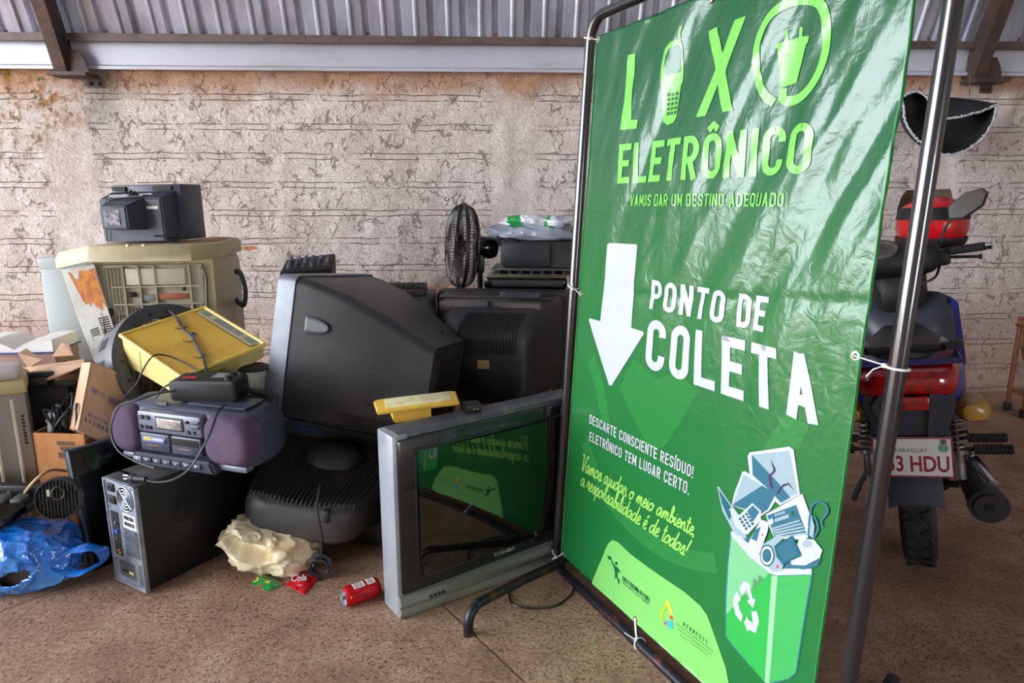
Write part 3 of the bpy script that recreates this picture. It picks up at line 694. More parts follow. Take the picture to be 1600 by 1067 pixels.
bpoly('game_console_drawing', [q5([(646, 696), (658, 694), (660, 708), (650, 712)])], vred, 7)
bpoly('radio_drawing', [q5([(676, 548), (950, 392), (1010, 560), (1000, 720), (960, 740), (740, 730), (700, 640)])], vlav, 4)
bpoly('radio_drawing', [q5([(686, 556), (905, 476), (985, 700), (742, 720)])], vteal, 5)
bpoly('radio_drawing', [q5([(742, 584), (848, 546), (852, 572), (748, 606)])]+[q5([(722+i*8, 650+i*17), (930+i*14, 588+i*24), (934+i*14, 600+i*24), (726+i*8, 662+i*17)]) for i in range(5)]+[q5([(744+i*16, 545-i*5), (756+i*16, 541-i*5), (758+i*16, 560-i*5), (747+i*16, 564-i*5)]) for i in range(5)], vgrey, 6)
bpoly('radio_drawing', [q5([(702, 590), (722, 576), (738, 600), (724, 626), (706, 618)])], vwhite, 6)
bpoly('radio_drawing', [q5([(868, 530), (884, 516), (900, 540), (888, 564), (872, 556)])], vink, 6)
bpoly('printer_drawing', [q5([(930, 730), (1040, 740), (1100, 820), (1080, 880), (970, 935), (870, 930), (860, 900)])], vwhite, 5)
bpoly('printer_drawing', [q5([(860, 930), (970, 938), (1096, 880), (1060, 940), (960, 966), (850, 950)])], vteal, 4)
bstroke('mouse_drawing', [q5([(1100, 640), (1096, 590), (1140, 530), (1120, 470), (1060, 455), (1020, 490), (1010, 560), (1000, 680), (1000, 730)]), q5([(1030, 730), (1070, 660), (1050, 580), (1020, 560)])], .005, vteal, 6)
bpoly('mouse_drawing', [q5([(990, 560), (1020, 560), (1045, 640), (1030, 730), (1000, 700)]), q5([(946, 770), (980, 740), (1030, 760), (1020, 790), (970, 800)])], vgrey, 6)
bpoly('camera_drawing', [q5([(740, 790), (880, 705), (950, 860), (800, 930), (760, 860)])], vteald, 7)
bpoly('camera_drawing', [q5([(760, 800), (874, 726), (928, 850), (810, 910)])], vteal, 8)
bpoly('camera_drawing', [q5([(660, 770), (800, 690), (800, 740), (740, 790), (760, 870), (812, 930), (800, 970), (730, 980), (690, 940), (650, 900)])], vgrey, 7)
bm = NB(); c = [V((*buv(*p), 0)) for p in q5([(690, 858), (740, 858), (690, 786)])]
for rr, mm, ly in ((1., vteald, 9), (.86, vlav, 10), (.62, vteald, 11), (.5, vteal, 12)):
    bm = NB(); poly2(bm, [c[0]+(c[1]-c[0])*rr*cos(t*pi/14)*1.1+(c[2]-c[0])*rr*sin(t*pi/14)*1.15 for t in range(28)]); bobj('camera_lens_drawing', bm, mm, ly)
bpoly('camera_drawing', [q5([(756, 934), (772, 926), (778, 950), (762, 958)])], vred, 8)
# hem, grommets, ties
tiem = mat('white_cable_tie', (226, 226, 222), .4); steelm = mat('brass_grommet', (190, 186, 176), .3, .9)
POLE_L, POLE_R, RAIL_B, RAIL_T = -.034, BW+.072, -.052, BT+.06
def bf(a, b, d=0.): return BO+BH*a+BU*b+BN*d
ties = []
for a, b, pa, pb in ((.012, BT-.012, POLE_L, BT+.0), (.012, .93, POLE_L, .95), (.012, .012, POLE_L+.012, -.02), (BW-.014, .93, POLE_R, .925), (BW-.012, BT-.012, POLE_R, BT), (.44, .012, .47, RAIL_B), (.5, BT-.012, .5, RAIL_T)):
    bm = NB(); t = NB(); bmesh.ops.create_circle
    MM = Matrix.Identity(4)
    for i in range(3): MM[i][0], MM[i][1], MM[i][2], MM[i][3] = BH[i], BU[i], BN[i], b3(a, b, .0016)[i]
    lathe(bm, [(.0045, 0), (.006, .0016), (.0095, .0014), (.0105, 0)], 20, MM); obj('grommet', bm, steelm, banner)
    bm = NB(); e = bf(pa, pb, .0); s = b3(a, b, .004); d = (e-s); side = d.cross(BN).normalized()
    tube(bm, [s-d.normalized()*.004-BN*.004, s, s+d*.5+BN*.006, e-d.normalized()*.016+BN*.008], .0028, 6, flat=.5)
    # loop round the pipe and the lock head with its tail
    lp = [e+(d.normalized()*cos(k*pi/10)+BN*sin(k*pi/10))*.0195 for k in range(20)]; tube(bm, lp, .0026, 6, closed=True)
    hd = e-d.normalized()*.017+BN*.012; bx(bm, hd, (.009, .008, .009), .002)
    tube(bm, [hd, hd-d.normalized()*.012+BN*.012+side*.01, hd-d.normalized()*.02+BN*.016+side*.026], .0022, 6, flat=.5)
    obj('cable_tie', bm, tiem, banner)
hemm = mat('hem_green', (58, 138, 70), .3)
for a in (.0, BW):
    bm = NB(); tube(bm, [b3(a+(.004 if a == 0 else -.004), BT*k/60, .0012) for k in range(61)], .0018, 5)
    obj('hem_seam', bm, hemm, banner)
# pipe stand
pipem = mat('black_painted_pipe', (24, 24, 28), .2, .0, spec=.8, coat=.6, vcol=(44, 36, 34), vscale=22, vlo=.6, vhi=.75)
rustp = mat('scuffed_black_pipe', (30, 30, 38), .4, .35, vcol=(120, 66, 44), vscale=16, vlo=.55, vhi=.68)
def sobj(name, bm, m): bm.transform(SI); return obj(name, bm, m, stand, 60)
rc = .07; mida = BW/2
def loopseg(pts): return pts
bm = NB(); tube(bm, [bf(POLE_L, RAIL_B+rc+.02)]+[bf(POLE_L, .3+.2*k) for k in range(7)]+[bf(POLE_L, RAIL_T-rc)]+[bf(POLE_L+rc-rc*cos(R(q)), RAIL_T-rc+rc*sin(R(q))) for q in range(10, 91, 10)]+[bf(.3, RAIL_T)], .0165, 14); sobj('upright', bm, pipem)
bm = NB(); tube(bm, [bf(POLE_R, RAIL_B+rc+.02)]+[bf(POLE_R, .3+.2*k) for k in range(7)]+[bf(POLE_R, RAIL_T-rc)]+[bf(POLE_R-rc+rc*cos(R(q)), RAIL_T-rc+rc*sin(R(q))) for q in range(10, 91, 10)]+[bf(.7, RAIL_T)], .0165, 14); sobj('upright', bm, pipem)
bm = NB(); tube(bm, [bf(.3, RAIL_T), bf(.5, RAIL_T), bf(.7, RAIL_T)], .0164, 14); sobj('top_rail', bm, pipem)
bm = NB(); tube(bm, [bf(POLE_L, RAIL_B+rc+.02), bf(POLE_L, RAIL_B+rc)]+[bf(POLE_L+rc-rc*cos(R(q)), RAIL_B+rc-rc*sin(R(q))) for q in range(10, 91, 10)]+[bf(.2+.17*k, RAIL_B) for k in range(5)]+[bf(POLE_R-rc+rc*cos(R(q)), RAIL_B+rc-rc*sin(R(q))) for q in range(90, -1, -10)]+[bf(POLE_R, RAIL_B+rc+.02)], .0164, 14); sobj('bottom_rail', bm, rustp)
f0 = G(732, 992)
fdir = V((.66, .75, 0)).normalized()
for k, (o, dn) in enumerate(((f0, fdir), (bf(POLE_R+.01, RAIL_B)-fdir*.45+V((0, 0, 0)), fdir))):
    o = V((o.x, o.y, 0)); ln = .95
    pts = [o, o+V((0, 0, .035))]+[o+dn*(.05-.05*cos(R(q)))+V((0, 0, .035+.05*sin(R(q)))) for q in range(15, 91, 15)]
    tp = .085
    pts += [o+dn*.25+V((0, 0, .068)), o+dn*.45+V((0, 0, .045)), o+dn*.65+V((0, 0, .068)), o+dn*(ln-.1)+V((0, 0, .085))]+[o+dn*(ln-.05+.05*sin(R(q)))+V((0, 0, .035+.05*cos(R(q)))) for q in range(15, 91, 15)]+[o+dn*ln]
    bm = NB(); tube(bm, catmull(pts, 3), .0155, 12); sobj('foot', bm, rustp)

# ------------------------------------------------------------------ motorcycle and what hangs near it
tyre = mat('tyre_rubber', (22, 22, 23), .75, vcol=(40, 36, 34), vscale=12)
bluem = mat('blue_fairing', (20, 34, 120), .3, vcol=(26, 30, 80), vscale=4, coat=.3)
dgrey = mat('dark_grey_fairing', (44, 50, 62), .4, vcol=(56, 58, 66), vscale=6)
seatm = mat('seat_vinyl', (26, 26, 28), .5)
redlens = mat('red_lens', (170, 8, 14), .12, coat=.6, vcol=(110, 4, 10), vscale=40)
amber = mat('amber_lens', (160, 122, 46), .3, coat=.2)
alu = mat('dull_aluminium', (120, 118, 114), .4, .8, vcol=(96, 84, 72), vscale=14)
platem = mat('plate_white', (216, 216, 212), .4); platered = mat('plate_red', (150, 20, 50), .4)
rot = RZ(-28.5) @ RY(-10)
moto = thing('motorcycle', 'blue and dark grey small motorcycle seen from behind beside the banner', 'motorcycle', T(1.49, 2.27, .012) @ rot @ Matrix.Diagonal((1.03, 1.03, .985, 1)))
# moto frame: x right, y forward, z up, origin under the rear axle
def wheel(y, r, wd, name):
    bm = NB(); h = wd/2
    prof = [(r-.075, -h*.6), (r-.05, -h), (r-.02, -h*.92), (r-.004, -h*.55), (r, 0), (r-.004, h*.55), (r-.02, h*.92), (r-.05, h), (r-.075, h*.6), (r-.075, -h*.6)]
    lathe(bm, prof, 56, T(0, y, r) @ RY(90))
    for k in range(26):      # tread blocks
        for s in (-1, 1):
            a = 2*pi*(k+(.5 if s > 0 else 0))/26; M = T(0, y, r) @ RX(math.degrees(a)) @ T(s*h*.48, 0, r-.004) @ RZ(s*22)
            bx(bm, (0, 0, .003), (h*.55, .030, .010), .002, M); bx(bm, (s*h*.34, .026, -.006), (h*.22, .026, .012), .002, M)
    o = obj(name, bm, tyre, moto, 40)
    bm = NB(); lathe(bm, [(r-.08, -h*.55), (r-.07, -h*.6), (r-.07, h*.6), (r-.08, h*.55), (r-.09, 0), (r-.08, -h*.55)], 40, T(0, y, r) @ RY(90))
    for k in range(5): bx(bm, (0, 0, (r-.08)/2), (.03, .05, r-.07), .008, T(0, y, r) @ RX(72*k))
    cyl(bm, (-.06, y, r), (.06, y, r), .05, seg=20); obj('rim', bm, alu, o)
wheel(0, .285, .105, 'rear_tyre'); wheel(1.24, .285, .085, 'front_tyre')
bm = NB(); 
for s in (-1, 1): tube(bm, [(s*.085, 0, .285), (s*.09, .25, .30), (s*.08, .48, .34)], .02, 8, flat=1.4)
cyl(bm, (-.13, 0, .285), (.13, 0, .285), .012); obj('swing_arm', bm, black2, moto)
for s in (-1, 1):    # spring dampers
    bm = NB(); a, b = V((s*.135, -.02, .31)), V((s*.13, .09, .62)); cyl(bm, a, b, .009); cyl(bm, a, a+(b-a)*.28, .018)
    cyl(bm, a+(b-a)*.26, a+(b-a)*.3, .03, seg=16); cyl(bm, b-(b-a)*.06, b, .028, seg=16); obj('damper', bm, alu, moto)
    d = (b-a); ax = d.normalized(); u = ax.orthogonal().normalized(); v = ax.cross(u); bm = NB()
    tube(bm, [a+d*(.3+.64*k/120)+(u*cos(k*.55)+v*sin(k*.55))*.027 for k in range(121)], .0055, 6); obj('spring', bm, mat('spring_steel', (112, 104, 96), .4, .7) if s < 0 else MATS['spring_steel'], moto)
# tail: seat, side panels, tail light, indicators, plate carrier
bm = NB(); hull(bm, [(-.26, .10, .05, 0, .80, .02), (-.20, .19, .085, 0, .79, .03), (0, .25, .10, 0, .77, .035), (.22, .25, .10, 0, .745, .035), (.46, .21, .09, 0, .73, .035), (.60, .15, .06, 0, .74, .02)]); obj('seat', bm, seatm, moto, 60)
for s in (-1, 1):
    bm = NB(); hull(bm, [(-.30, .05, .05, s*.07, .70, .015), (-.22, .09, .14, s*.10, .685, .03), (.0, .09, .22, s*.125, .63, .035), (.28, .08, .28, s*.135, .58, .03), (.52, .05, .20, s*.13, .56, .02)]); obj('side_panel', bm, bluem, moto, 60)
bm = NB(); hull(bm, [(-.325, .16, .05, 0, .735, .02), (-.30, .26, .085, 0, .735, .035), (-.20, .285, .10, 0, .745, .04), (-.1, .25, .09, 0, .75, .03)]); tl = obj('tail_light', bm, redlens, moto, 60)
bm = NB(); bx(bm, (0, -.318, .675), (.11, .02, .045), .006); obj('reflector', bm, redlens, moto)
bm = NB(); hull(bm, [(-.28, .30, .02, 0, .797, .008), (-.1, .27, .03, 0, .805, .01), (.05, .25, .02, 0, .80, .008)]); obj('tail_cowl', bm, bluem, moto, 60)
for s in (-1, 1):
    bm = NB(); hull(bm, [(-.285, .05, .05, s*.165, .63, .02), (-.26, .085, .07, s*.168, .63, .03), (-.20, .085, .075, s*.160, .635, .03), (-.15, .05, .05, s*.15, .64, .02)]); obj('indicator', bm, amber, moto, 60)
bm = NB(); prism(bm, [(-.115, .66), (.115, .66), (.125, .60), (.10, .52), (.105, .50), (.105, .45), (-.105, .45), (-.105, .50), (-.10, .52), (-.125, .60)], .02, T(0, -.30, .065), bev=.004)
for s in (-1, 1): prism(bm, [(s*.06, .66), (s*.10, .60), (s*.06, .50), (s*.045, .50)], .02, T(0, -.315, .065))
obj('plate_carrier', bm, dgrey, moto)
bm = NB(); secs = []
for k in range(12):
    a = R(170-k*11); r = .325; secs.append([V((x, r*cos(a)*1.0, .285+r*sin(a)+dz)) for x, dz in ((-.075, -.02), (-.05, 0), (.05, 0), (.075, -.02), (.05, -.006), (-.05, -.006))])
loft(bm, secs); obj('mudguard', bm, dgrey, moto, 60)
bm = NB(); bx(bm, (0, 0, 0), (.212, .004, .128), .0018); PM = T(0, -.325, .50) @ RX(-6)
bm.transform(PM); plate = obj('number_plate', bm, platem, moto)
bm = NB()
for c, s in (((0, 0, .061), (.212, .002, .004)), ((0, 0, -.061), (.212, .002, .004)), ((-.104, 0, 0), (.004, .002, .122)), ((.104, 0, 0), (.004, .002, .122))): bx(bm, (c[0], -.0025, c[2]), s, .0005)
bm.transform(PM); obj('plate_border', bm, platered, plate)
flat_text(plate, 'plate_letters', '753 HDU', PM @ T(-.094, -.0022, -.047), .188, .052, platered, weight=.02)
flat_text(plate, 'plate_letters', 'PARAGUAY', PM @ T(-.045, -.0022, .016), .086, .013, mat('plate_ink', (70, 70, 74), .5))
for z, cm in ((.030, (190, 30, 40)), (.023, (235, 235, 235)), (.016, (40, 70, 160))):
    bm = NB(); bx(bm, (-.08, -.0026, z), (.034, .001, .007)); bm.transform(PM); obj('flag_stripe', bm, mat('flag_%d' % cm[0], cm, .5), plate)
bm = NB(); disc(bm, (.082, -.0032, .030), .013, .001); bm.transform(PM); obj('inspection_seal', bm, mat('seal_teal', (110, 150, 150), .4), plate)
for s in (-1, 1):
    bm = NB(); lathe(bm, [(0, .008), (.006, .006), (.008, 0)], 10, PM @ T(s*.084, -.002, .05) @ RX(90)); obj('plate_screw', bm, alu, plate)
bm = NB()
for s in (-1, 1): tube(bm, catmull([(s*.10, .04, .775), (s*.135, -.04, .80), (s*.15, -.17, .83), (s*.10, -.25, .835)], 6), .013, 8)
tube(bm, [(-.10, -.25, .835), (.10, -.25, .835)], .013, 8); obj('grab_rail', bm, black2, moto)
# exhaust, footrests, stand
bm = NB(); a, b = V((.20, -.12, .26)), V((.165, .42, .23)); cyl(bm, a, b, .052, .043, seg=28); tube(bm, [b, (.16, .55, .22), (.08, .7, .22), (.04, .8, .35)], .022, 10); ex = obj('exhaust', bm, black2, moto, 40)
ad = (a-b).normalized(); bm = NB(); cyl(bm, a-ad*.02, a+ad*.01, .057, seg=28); cyl(bm, a+ad*.008, a+ad*.02, .042, seg=24); obj('exhaust_cap', bm, black2, ex)
bm = NB(); cyl(bm, a+ad*.021, a+ad*.024, .014, seg=16); obj('exhaust_outlet', bm, dark, ex)
bm = NB(); tube(bm, [a-ad*.08+V((.026, 0, .052)), a-ad*.4+V((.018, 0, .046))], .022, 8, flat=.4); obj('heat_shield', bm, chrome, ex)
for s in (-1, 1):
    for y, z, l in ((.30, .31, .12), (.56, .27, .13)):
        bm = NB(); cyl(bm, (s*.14, y, z), (s*.20, y, z), .009); 
        for k in range(9): cyl(bm, (s*(.20+l*k/9), y, z), (s*(.20+l*(k+.72)/9), y, z), .020, seg=12)
        cyl(bm, (s*.2, y, z), (s*(.2+l), y, z), .015, seg=10); obj('footrest', bm, tyre, moto)
bm = NB(); tube(bm, [(.14, .30, .36), (.17, .2, .40), (.16, .12, .44)], .014, 8); obj('footrest_bracket', bm, black2, moto)
bm = NB(); tube(bm, [(-.12, .50, .22), (-.20, .44, .10), (-.235, .42, .015)], .011, 8); bx(bm, (-.24, .42, .012), (.06, .04, .01), .003); obj('side_stand', bm, black2, moto)
bm = NB(); tube(bm, [(-.16, .72, .25), (-.2, .76, .22), (-.27, .76, .22)], .009, 8); obj('gear_lever', bm, chrome, moto)
bm = NB(); bx(bm, (0, .66, .30), (.22, .30, .20), .05); cyl(bm, (.04, .8, .34), (.0, .98, .40), .06, seg=18); obj('engine', bm, alu, moto, 40)
# front: leg shield, steering column, cowl, bars
bm = NB()
hull(bm, [(.78, .20, .30, 0, .56, .05), (.86, .38, .42, 0, .62, .09), (.93, .42, .44, 0, .64, .09), (.99, .34, .40, 0, .66, .09), (1.03, .22, .34, 0, .68, .07)]); ls = obj('leg_shield', bm, dgrey, moto, 60)
for s in (-1, 1):
    bm = NB(); prism(bm, [(s*.19, .83), (s*.222, .80), (s*.235, .52), (s*.20, .42), (s*.19, .46), (s*.205, .54)], .06, T(0, .90, 0), bev=.004); obj('shield_edge', bm, bluem, ls)
bm = NB(); disc(bm, (.12, .84, .70), .03, .03); obj('ignition_lock', bm, alu, ls)
bm = NB(); bx(bm, (.02, .775, .55), (.10, .012, .05), .01); obj('storage_hook', bm, black2, ls)
bm = NB(); hull(bm, [(.80, .14, .10, 0, .86, .04), (.90, .22, .28, 0, .88, .06), (.98, .22, .26, 0, .89, .07), (1.1, .16, .20, 0, .90, .06)]); obj('steering_column', bm, black2, moto, 60)
bm = NB(); hull(bm, [(.78, .20, .05, 0, 1.02, .02), (.83, .32, .13, 0, 1.02, .05), (.91, .34, .16, 0, 1.03, .06), (.97, .24, .12, 0, 1.03, .05)]); cw = obj('bar_cowl', bm, black2, moto, 60)
bm = NB(); lathe(bm, [(0, .0), (.055, 0), (.06, .012), (.07, .012), (.07, -.02)], 28, T(-.06, .82, 1.08) @ RX(35)); obj('speedometer', bm, alu, cw)
for s in (-1, 1):
    bm = NB(); tube(bm, [(s*.08, .93, 1.03), (s*.16, .92, 1.035), (s*.24, .90, 1.04)], .012, 10); obj('handlebar', bm, black2, moto)
    bm = NB()
    for k in range(14): cyl(bm, (s*(.20+.009*k), .905-.003*k, 1.038+.0005*k), (s*(.207+.009*k), .903-.003*k, 1.038+.0005*k), .0185, seg=14)
    cyl(bm, (s*.19, .91, 1.038), (s*.33, .868, 1.044), .0165, seg=12); gr = obj('handle_grip', bm, tyre, moto)
    bm = NB(); cyl(bm, (s*.33, .868, 1.044), (s*.352, .862, 1.045), .015, seg=12); obj('bar_end', bm, chrome, gr)
    bm = NB(); tube(bm, [(s*.17, .94, 1.02), (s*.21, .96, 1.005), (s*.315, .935, .995)], .007, 8); cyl(bm, (s*.31, .936, .995), (s*.32, .933, .995), .011); obj('brake_lever', bm, black2, moto)
    bm = NB(); bx(bm, (s*.17, .92, 1.01), (.07, .06, .07), .015); obj('switch_cluster', bm, black2, moto)
    bm = NB(); tube(bm, catmull([(s*.17, .94, 1.05), (s*.19, .93, 1.13), (s*.23, .925, 1.20)], 5), .006, 8); mr = obj('mirror', bm, black2, moto)
    mm = T(s*.275, .92, 1.235) @ RX(-14) @ RZ(-s*14) @ RY(-s*24); bm = NB(); o2 = [(-.085, -.02), (-.06, .035), (.02, .05), (.085, .03), (.09, 0), (.05, -.04), (-.04, -.05)]
    prism(bm, o2, .02, mm, bev=.004); obj('mirror_shell', bm, black2, mr)
    bm = NB(); prism(bm, [(x*.9, z*.88) for x, z in o2], .002, mm @ T(0, -.003, 0)); obj('mirror_glass', bm, mat('mirror_glass', (92, 94, 92), .1, 1.) if s < 0 else MATS['mirror_glass'], mr)
bm = NB()
for s in (-1, 1): tube(bm, [(s*.07, 1.24, .285), (s*.075, 1.12, .62), (s*.06, 1.06, .86)], .018, 10)
obj('front_fork', bm, alu, moto)
bm = NB(); secs = []
for k in range(12):
    a = R(20+k*12); secs.append([V((x, 1.24+.32*cos(a), .285+.32*sin(a)+dz)) for x, dz in ((-.06, -.02), (-.04, 0), (.04, 0), (.06, -.02), (.04, -.006), (-.04, -.006))])
loft(bm, secs); obj('front_mudguard', bm, bluem, moto, 60)
bm = NB(); tube(bm, catmull([(.17, .94, 1.0), (.14, .86, .93), (.06, .84, .9), (-.02, .88, .84)], 6), .006, 6); obj('brake_cable', bm, cable, moto)
# helmet resting on the cowl
hm = thing('helmet', 'red open helmet with black trim and smoked visor resting on the motorcycle handlebars', 'helmet', moto.matrix_world @ T(.155, 1.17, 1.15) @ RY(8) @ RZ(15) @ Matrix.Scale(1.06, 4))
bm = NB(); prof = [(.105, -.085), (.128, -.06), (.14, -.01), (.138, .04), (.12, .085), (.085, .115), (.045, .13), (0, .134)]
lathe(bm, prof, 40, Matrix.Diagonal((1.0, 1.15, 1, 1))); lathe(bm, [(.105, -.085), (.09, -.085), (.10, .0), (.08, .08), (0, .11)], 32, Matrix.Diagonal((1.0, 1.15, 1, 1))); obj('shell', bm, red, hm, 60)
bm = NB(); lathe(bm, [(.106, -.092), (.126, -.075), (.136, -.05), (.138, -.055), (.128, -.082), (.106, -.1), (.09, -.092)], 40, Matrix.Diagonal((1.01, 1.16, 1, 1))); obj('rim_trim', bm, black2, hm, 60)
bm = NB(); t = NB(); lathe(t, [(.142, .03), (.137, .055), (.128, .075), (.122, .085)], 40, Matrix.Diagonal((1.0, 1.15, 1, 1))); merge(bm, t); obj('stripe', bm, black2, hm, 60)
bm = NB(); secs = []
for k in range(17):
    a = R(40+100*k/16); secs.append([V((.15*cos(a)*f, .15*1.13*sin(a)*f, z)) for f, z in ((1.0, .05), (.98, .09), (.9, .135), (.78, .165), (.77, .163), (.89, .133), (.97, .088), (.99, .05))])
loft(bm, secs); obj('visor', bm, mat('smoked_visor', (120, 108, 92), .1, trans=.6), hm, 60)
bm = NB(); prism(bm, [(-.05, -.03), (-.01, -.045), (.0, -.035), (-.04, -.015)], .004, T(-.07, -.142, .0) @ RZ(-20)); obj('sticker', bm, platem, hm)
# cut rubber scrap hanging from the beam
rub = mat('old_rubber', (24, 24, 26), .7, vcol=(40, 38, 38), vscale=10, bump=.3, bscale=60)
fray = mat('frayed_cord', (176, 176, 182), .7)
HS = P(1470, 165, 4.05)
hang = thing('hanging_rubber_scrap', 'black cut rubber bowl with frayed white rim hanging under the beam behind the motorcycle', 'rubber scrap', T(*HS))
def hp(px, py, dy): return P(px, py, 4.05+dy)-HS
outer = catmull([hp(1409, 158, -.05), hp(1416, 195, -.10), hp(1440, 224, -.14), hp(1478, 242, -.17), hp(1520, 228, -.14), hp(1545, 200, -.09), hp(1557, 166, -.02)], 8)
inner = catmull([hp(1412, 150, -.02), hp(1432, 143, -.02), hp(1452, 158, -.03), hp(1458, 186, -.05), hp(1480, 186, -.08), hp(1520, 178, -.06), hp(1557, 164, .0)], 8)
back = catmull([hp(1412, 152, .0), hp(1428, 146, .05), hp(1452, 150, .09), hp(1476, 152, .10), hp(1500, 154, .10), hp(1530, 158, .07), hp(1557, 163, .02)], 8)
low = [o*.5+b*.5+V((0, .06, -.10*sin(pi*k/(len(outer)-1)))) for k, (o, b) in enumerate(zip(outer, back))]
bm = NB(); loft(bm, [outer, [o*.55+l*.45+V((0, .02, -.02)) for o, l in zip(outer, low)], low, [l*.5+b*.5+V((0, .03, 0)) for l, b in zip(low, back)], back], False, False, closed=False)
ho = obj('rubber_bowl', bm, rub, hang, 60); ho.modifiers.new('s', 'SOLIDIFY').thickness = .006
bm = NB(); loft(bm, [[p+V((0, 0, .004)) for p in inner], [a*.5+b*.5+V((0, 0, .012)) for a, b in zip(inner, back)], [p+V((0, .004, .004)) for p in back]], False, False, closed=False)
ho = obj('folded_flap', bm, rub, hang, 60); ho.modifiers.new('s', 'SOLIDIFY').thickness = .005
for nm, ln in (('frayed_edge', outer), ('frayed_edge', inner)):
    bm = NB(); rnd = random.Random(4); pts = []
    for k, p in enumerate(catmull(ln, 3)): pts.append(p+V((rnd.uniform(-1, 1), rnd.uniform(-1, 1), rnd.uniform(-1, 1)))*.004+V((0, -.006, 0)))
    tube(bm, pts, lambda t: .004+.003*abs(sin(t*150)), 6); obj(nm, bm, fray, hang)
bm = NB(); tube(bm, [hp(1515, 150, .08), hp(1515, 118, .10)], .004, 6); obj('hanging_wire', bm, alu, hang)
# rusty tubular chair at the right edge
rusto = mat('rusty_orange_steel', (138, 82, 52), .6, .2, vcol=(92, 56, 40), vscale=18)
cb = G(1598, 653); ch = thing('metal_rack', 'rusty orange tubular metal rack by the wall at the right edge of the photo', 'rack', T(cb.x, cb.y, .003) @ RZ(-6))
for x in (0, .42):
    for y in (0, .16):
        bm = NB(); cyl(bm, (x, y, .03), (x, y, .58), .014, seg=12); lg = obj('leg', bm, rusto, ch)
        bm = NB(); lathe(bm, [(0, 0), (.022, 0), (.024, .04), (.019, .05), (.0, .05)], 12, T(x, y, 0)); obj('rubber_foot', bm, black2, lg)
bm = NB()
for y in (0, .16): tube(bm, [(-.02, y, .53), (.48, y, .53)], .011, 8)
for x in (0, .42): tube(bm, [(x, -.02, .53), (x, .18, .53)], .011, 8)
obj('rail', bm, rusto, ch)
bm = NB(); tube(bm, catmull([(-.06, -.0, .58), (-.06, 0, .46), (-.05, 0, .38), (-.02, 0, .33), (0, 0, .32)], 5), .011, 8); tube(bm, [(-.07, 0, .55), (.0, 0, .55)], .010, 8); obj('bent_hook', bm, rusto, ch)
bm = NB(); box0(bm, (.0, .0, .12), (.42, .16, .13), .004); obj('shelf', bm, rusto, ch)

# ------------------------------------------------------------------ the heap: front row
def yaw(o, a, extra=None):
    m = T(*o) @ RZ(a); return m @ extra if extra is not None else m
# --- silver framed television standing on the floor
tvo = G(619, 979); tva = math.degrees(atan2(2.262-tvo.y, .18-tvo.x))
TM = yaw(tvo, tva) @ T(.022, .027, .002)
tv = thing('television', 'big silver-framed flat-glass television standing on the floor in front of the heap', 'television', TM)
W_, H_ = .80, .600
darkf = mat('dark_screen_surround', (24, 27, 30), .16, coat=.4); tube_glass = mat('picture_tube_glass', (9, 11, 10), .035, spec=.75, coat=.5)
bm = NB(); box0(bm, (0, .0, .0), (.055, .105, H_), .008); obj('side_frame', bm, silver, tv)
bm = NB(); box0(bm, (W_-.055, .0, 0), (W_, .105, H_), .008); obj('side_frame', bm, silver, tv)
bm = NB(); box0(bm, (.03, .004, .035), (W_-.03, .10, H_-.002), .006); box0(bm, (.02, .006, H_-.03), (W_-.02, .10, H_+.003), .006)
obj('front_shell', bm, mat('dusty_slate_shell', (62, 66, 74), .4, vcol=(112, 102, 92), vscale=5, vlo=.5, vhi=.7), tv)
bm = NB(); box0(bm, (.012, -.008, .075), (W_-.012, .02, H_-.012), .012); fr = obj('screen_surround', bm, darkf, tv)
bm = NB(); gx, gz = 28, 20; g = []
x0, x1, z0, z1 = .075, W_-.075, .125, H_-.058
for j in range(gz+1):
    g.append([bm.verts.new((x0+(x1-x0)*i/gx, -.0085-.022*(2-(2*i/gx-1)**2-(2*j/gz-1)**2)/2+.011*0, z0+(z1-z0)*j/gz)) for i in range(gx+1)])
for j in range(gz):
    for i in range(gx): bm.faces.new((g[j][i], g[j][i+1], g[j+1][i+1], g[j+1][i]))
o = obj('screen', bm, tube_glass, tv, 60)
bm = NB()
for lo, hi in (((x0-.008, -.013, z0-.008), (x1+.008, -.007, z0)), ((x0-.008, -.013, z1), (x1+.008, -.007, z1+.008)), ((x0-.008, -.013, z0), (x0, -.007, z1)), ((x1, -.013, z0), (x1+.008, -.007, z1))): box0(bm, lo, hi, .002)
obj('screen_gasket', bm, black2, fr)
bm = NB(); secs = []
for k in range(25):
    u = k/24; x = .004+(W_-.008)*u; d = .016*sin(pi*u)
    secs.append([V((x, .09, .0)), V((x, -.004-d, .0)), V((x, -.012-d, .02)), V((x, -.012-d, .034)), V((x, -.004-d, .038)), V((x, -.012-d, .044)), V((x, -.01-d, .072)), V((x, .004, .080)), V((x, .09, .078))])
loft(bm, secs); obj('lower_frame', bm, mat('champagne_silver', (142, 144, 138), .32, .35), tv, 40)
flat_text(fr, 'brand_lettering', 'TOSHIBA', T(W_/2-.045, -.0085, .098), .09, .014, mat('silver_ink', (176, 180, 184), .35, .5), weight=.02)
for x in (.10, .115, .13, .145):
    bm = NB(); box0(bm, (x, -.030, .050), (x+.008, -.02, .056)); obj('front_socket', bm, inkblack, tv)
bm = NB(); box0(bm, (W_-.22, -.016, .095), (W_-.212, -.006, .101), .002); obj('sensor_window', bm, inkblack, tv)
bm = NB(); hull(bm, [(.09, W_-.03, .54, W_/2, .298, .04), (.15, W_-.06, .535, W_/2, .297, .06), (.22, .60, .48, W_/2, .27, .08), (.32, .48, .36, W_/2, .215, .06), (.44, .38, .28, W_/2, .18, .04), (.47, .34, .26, W_/2, .17, .03)])
obj('rear_housing', bm, dusty, tv, 50)
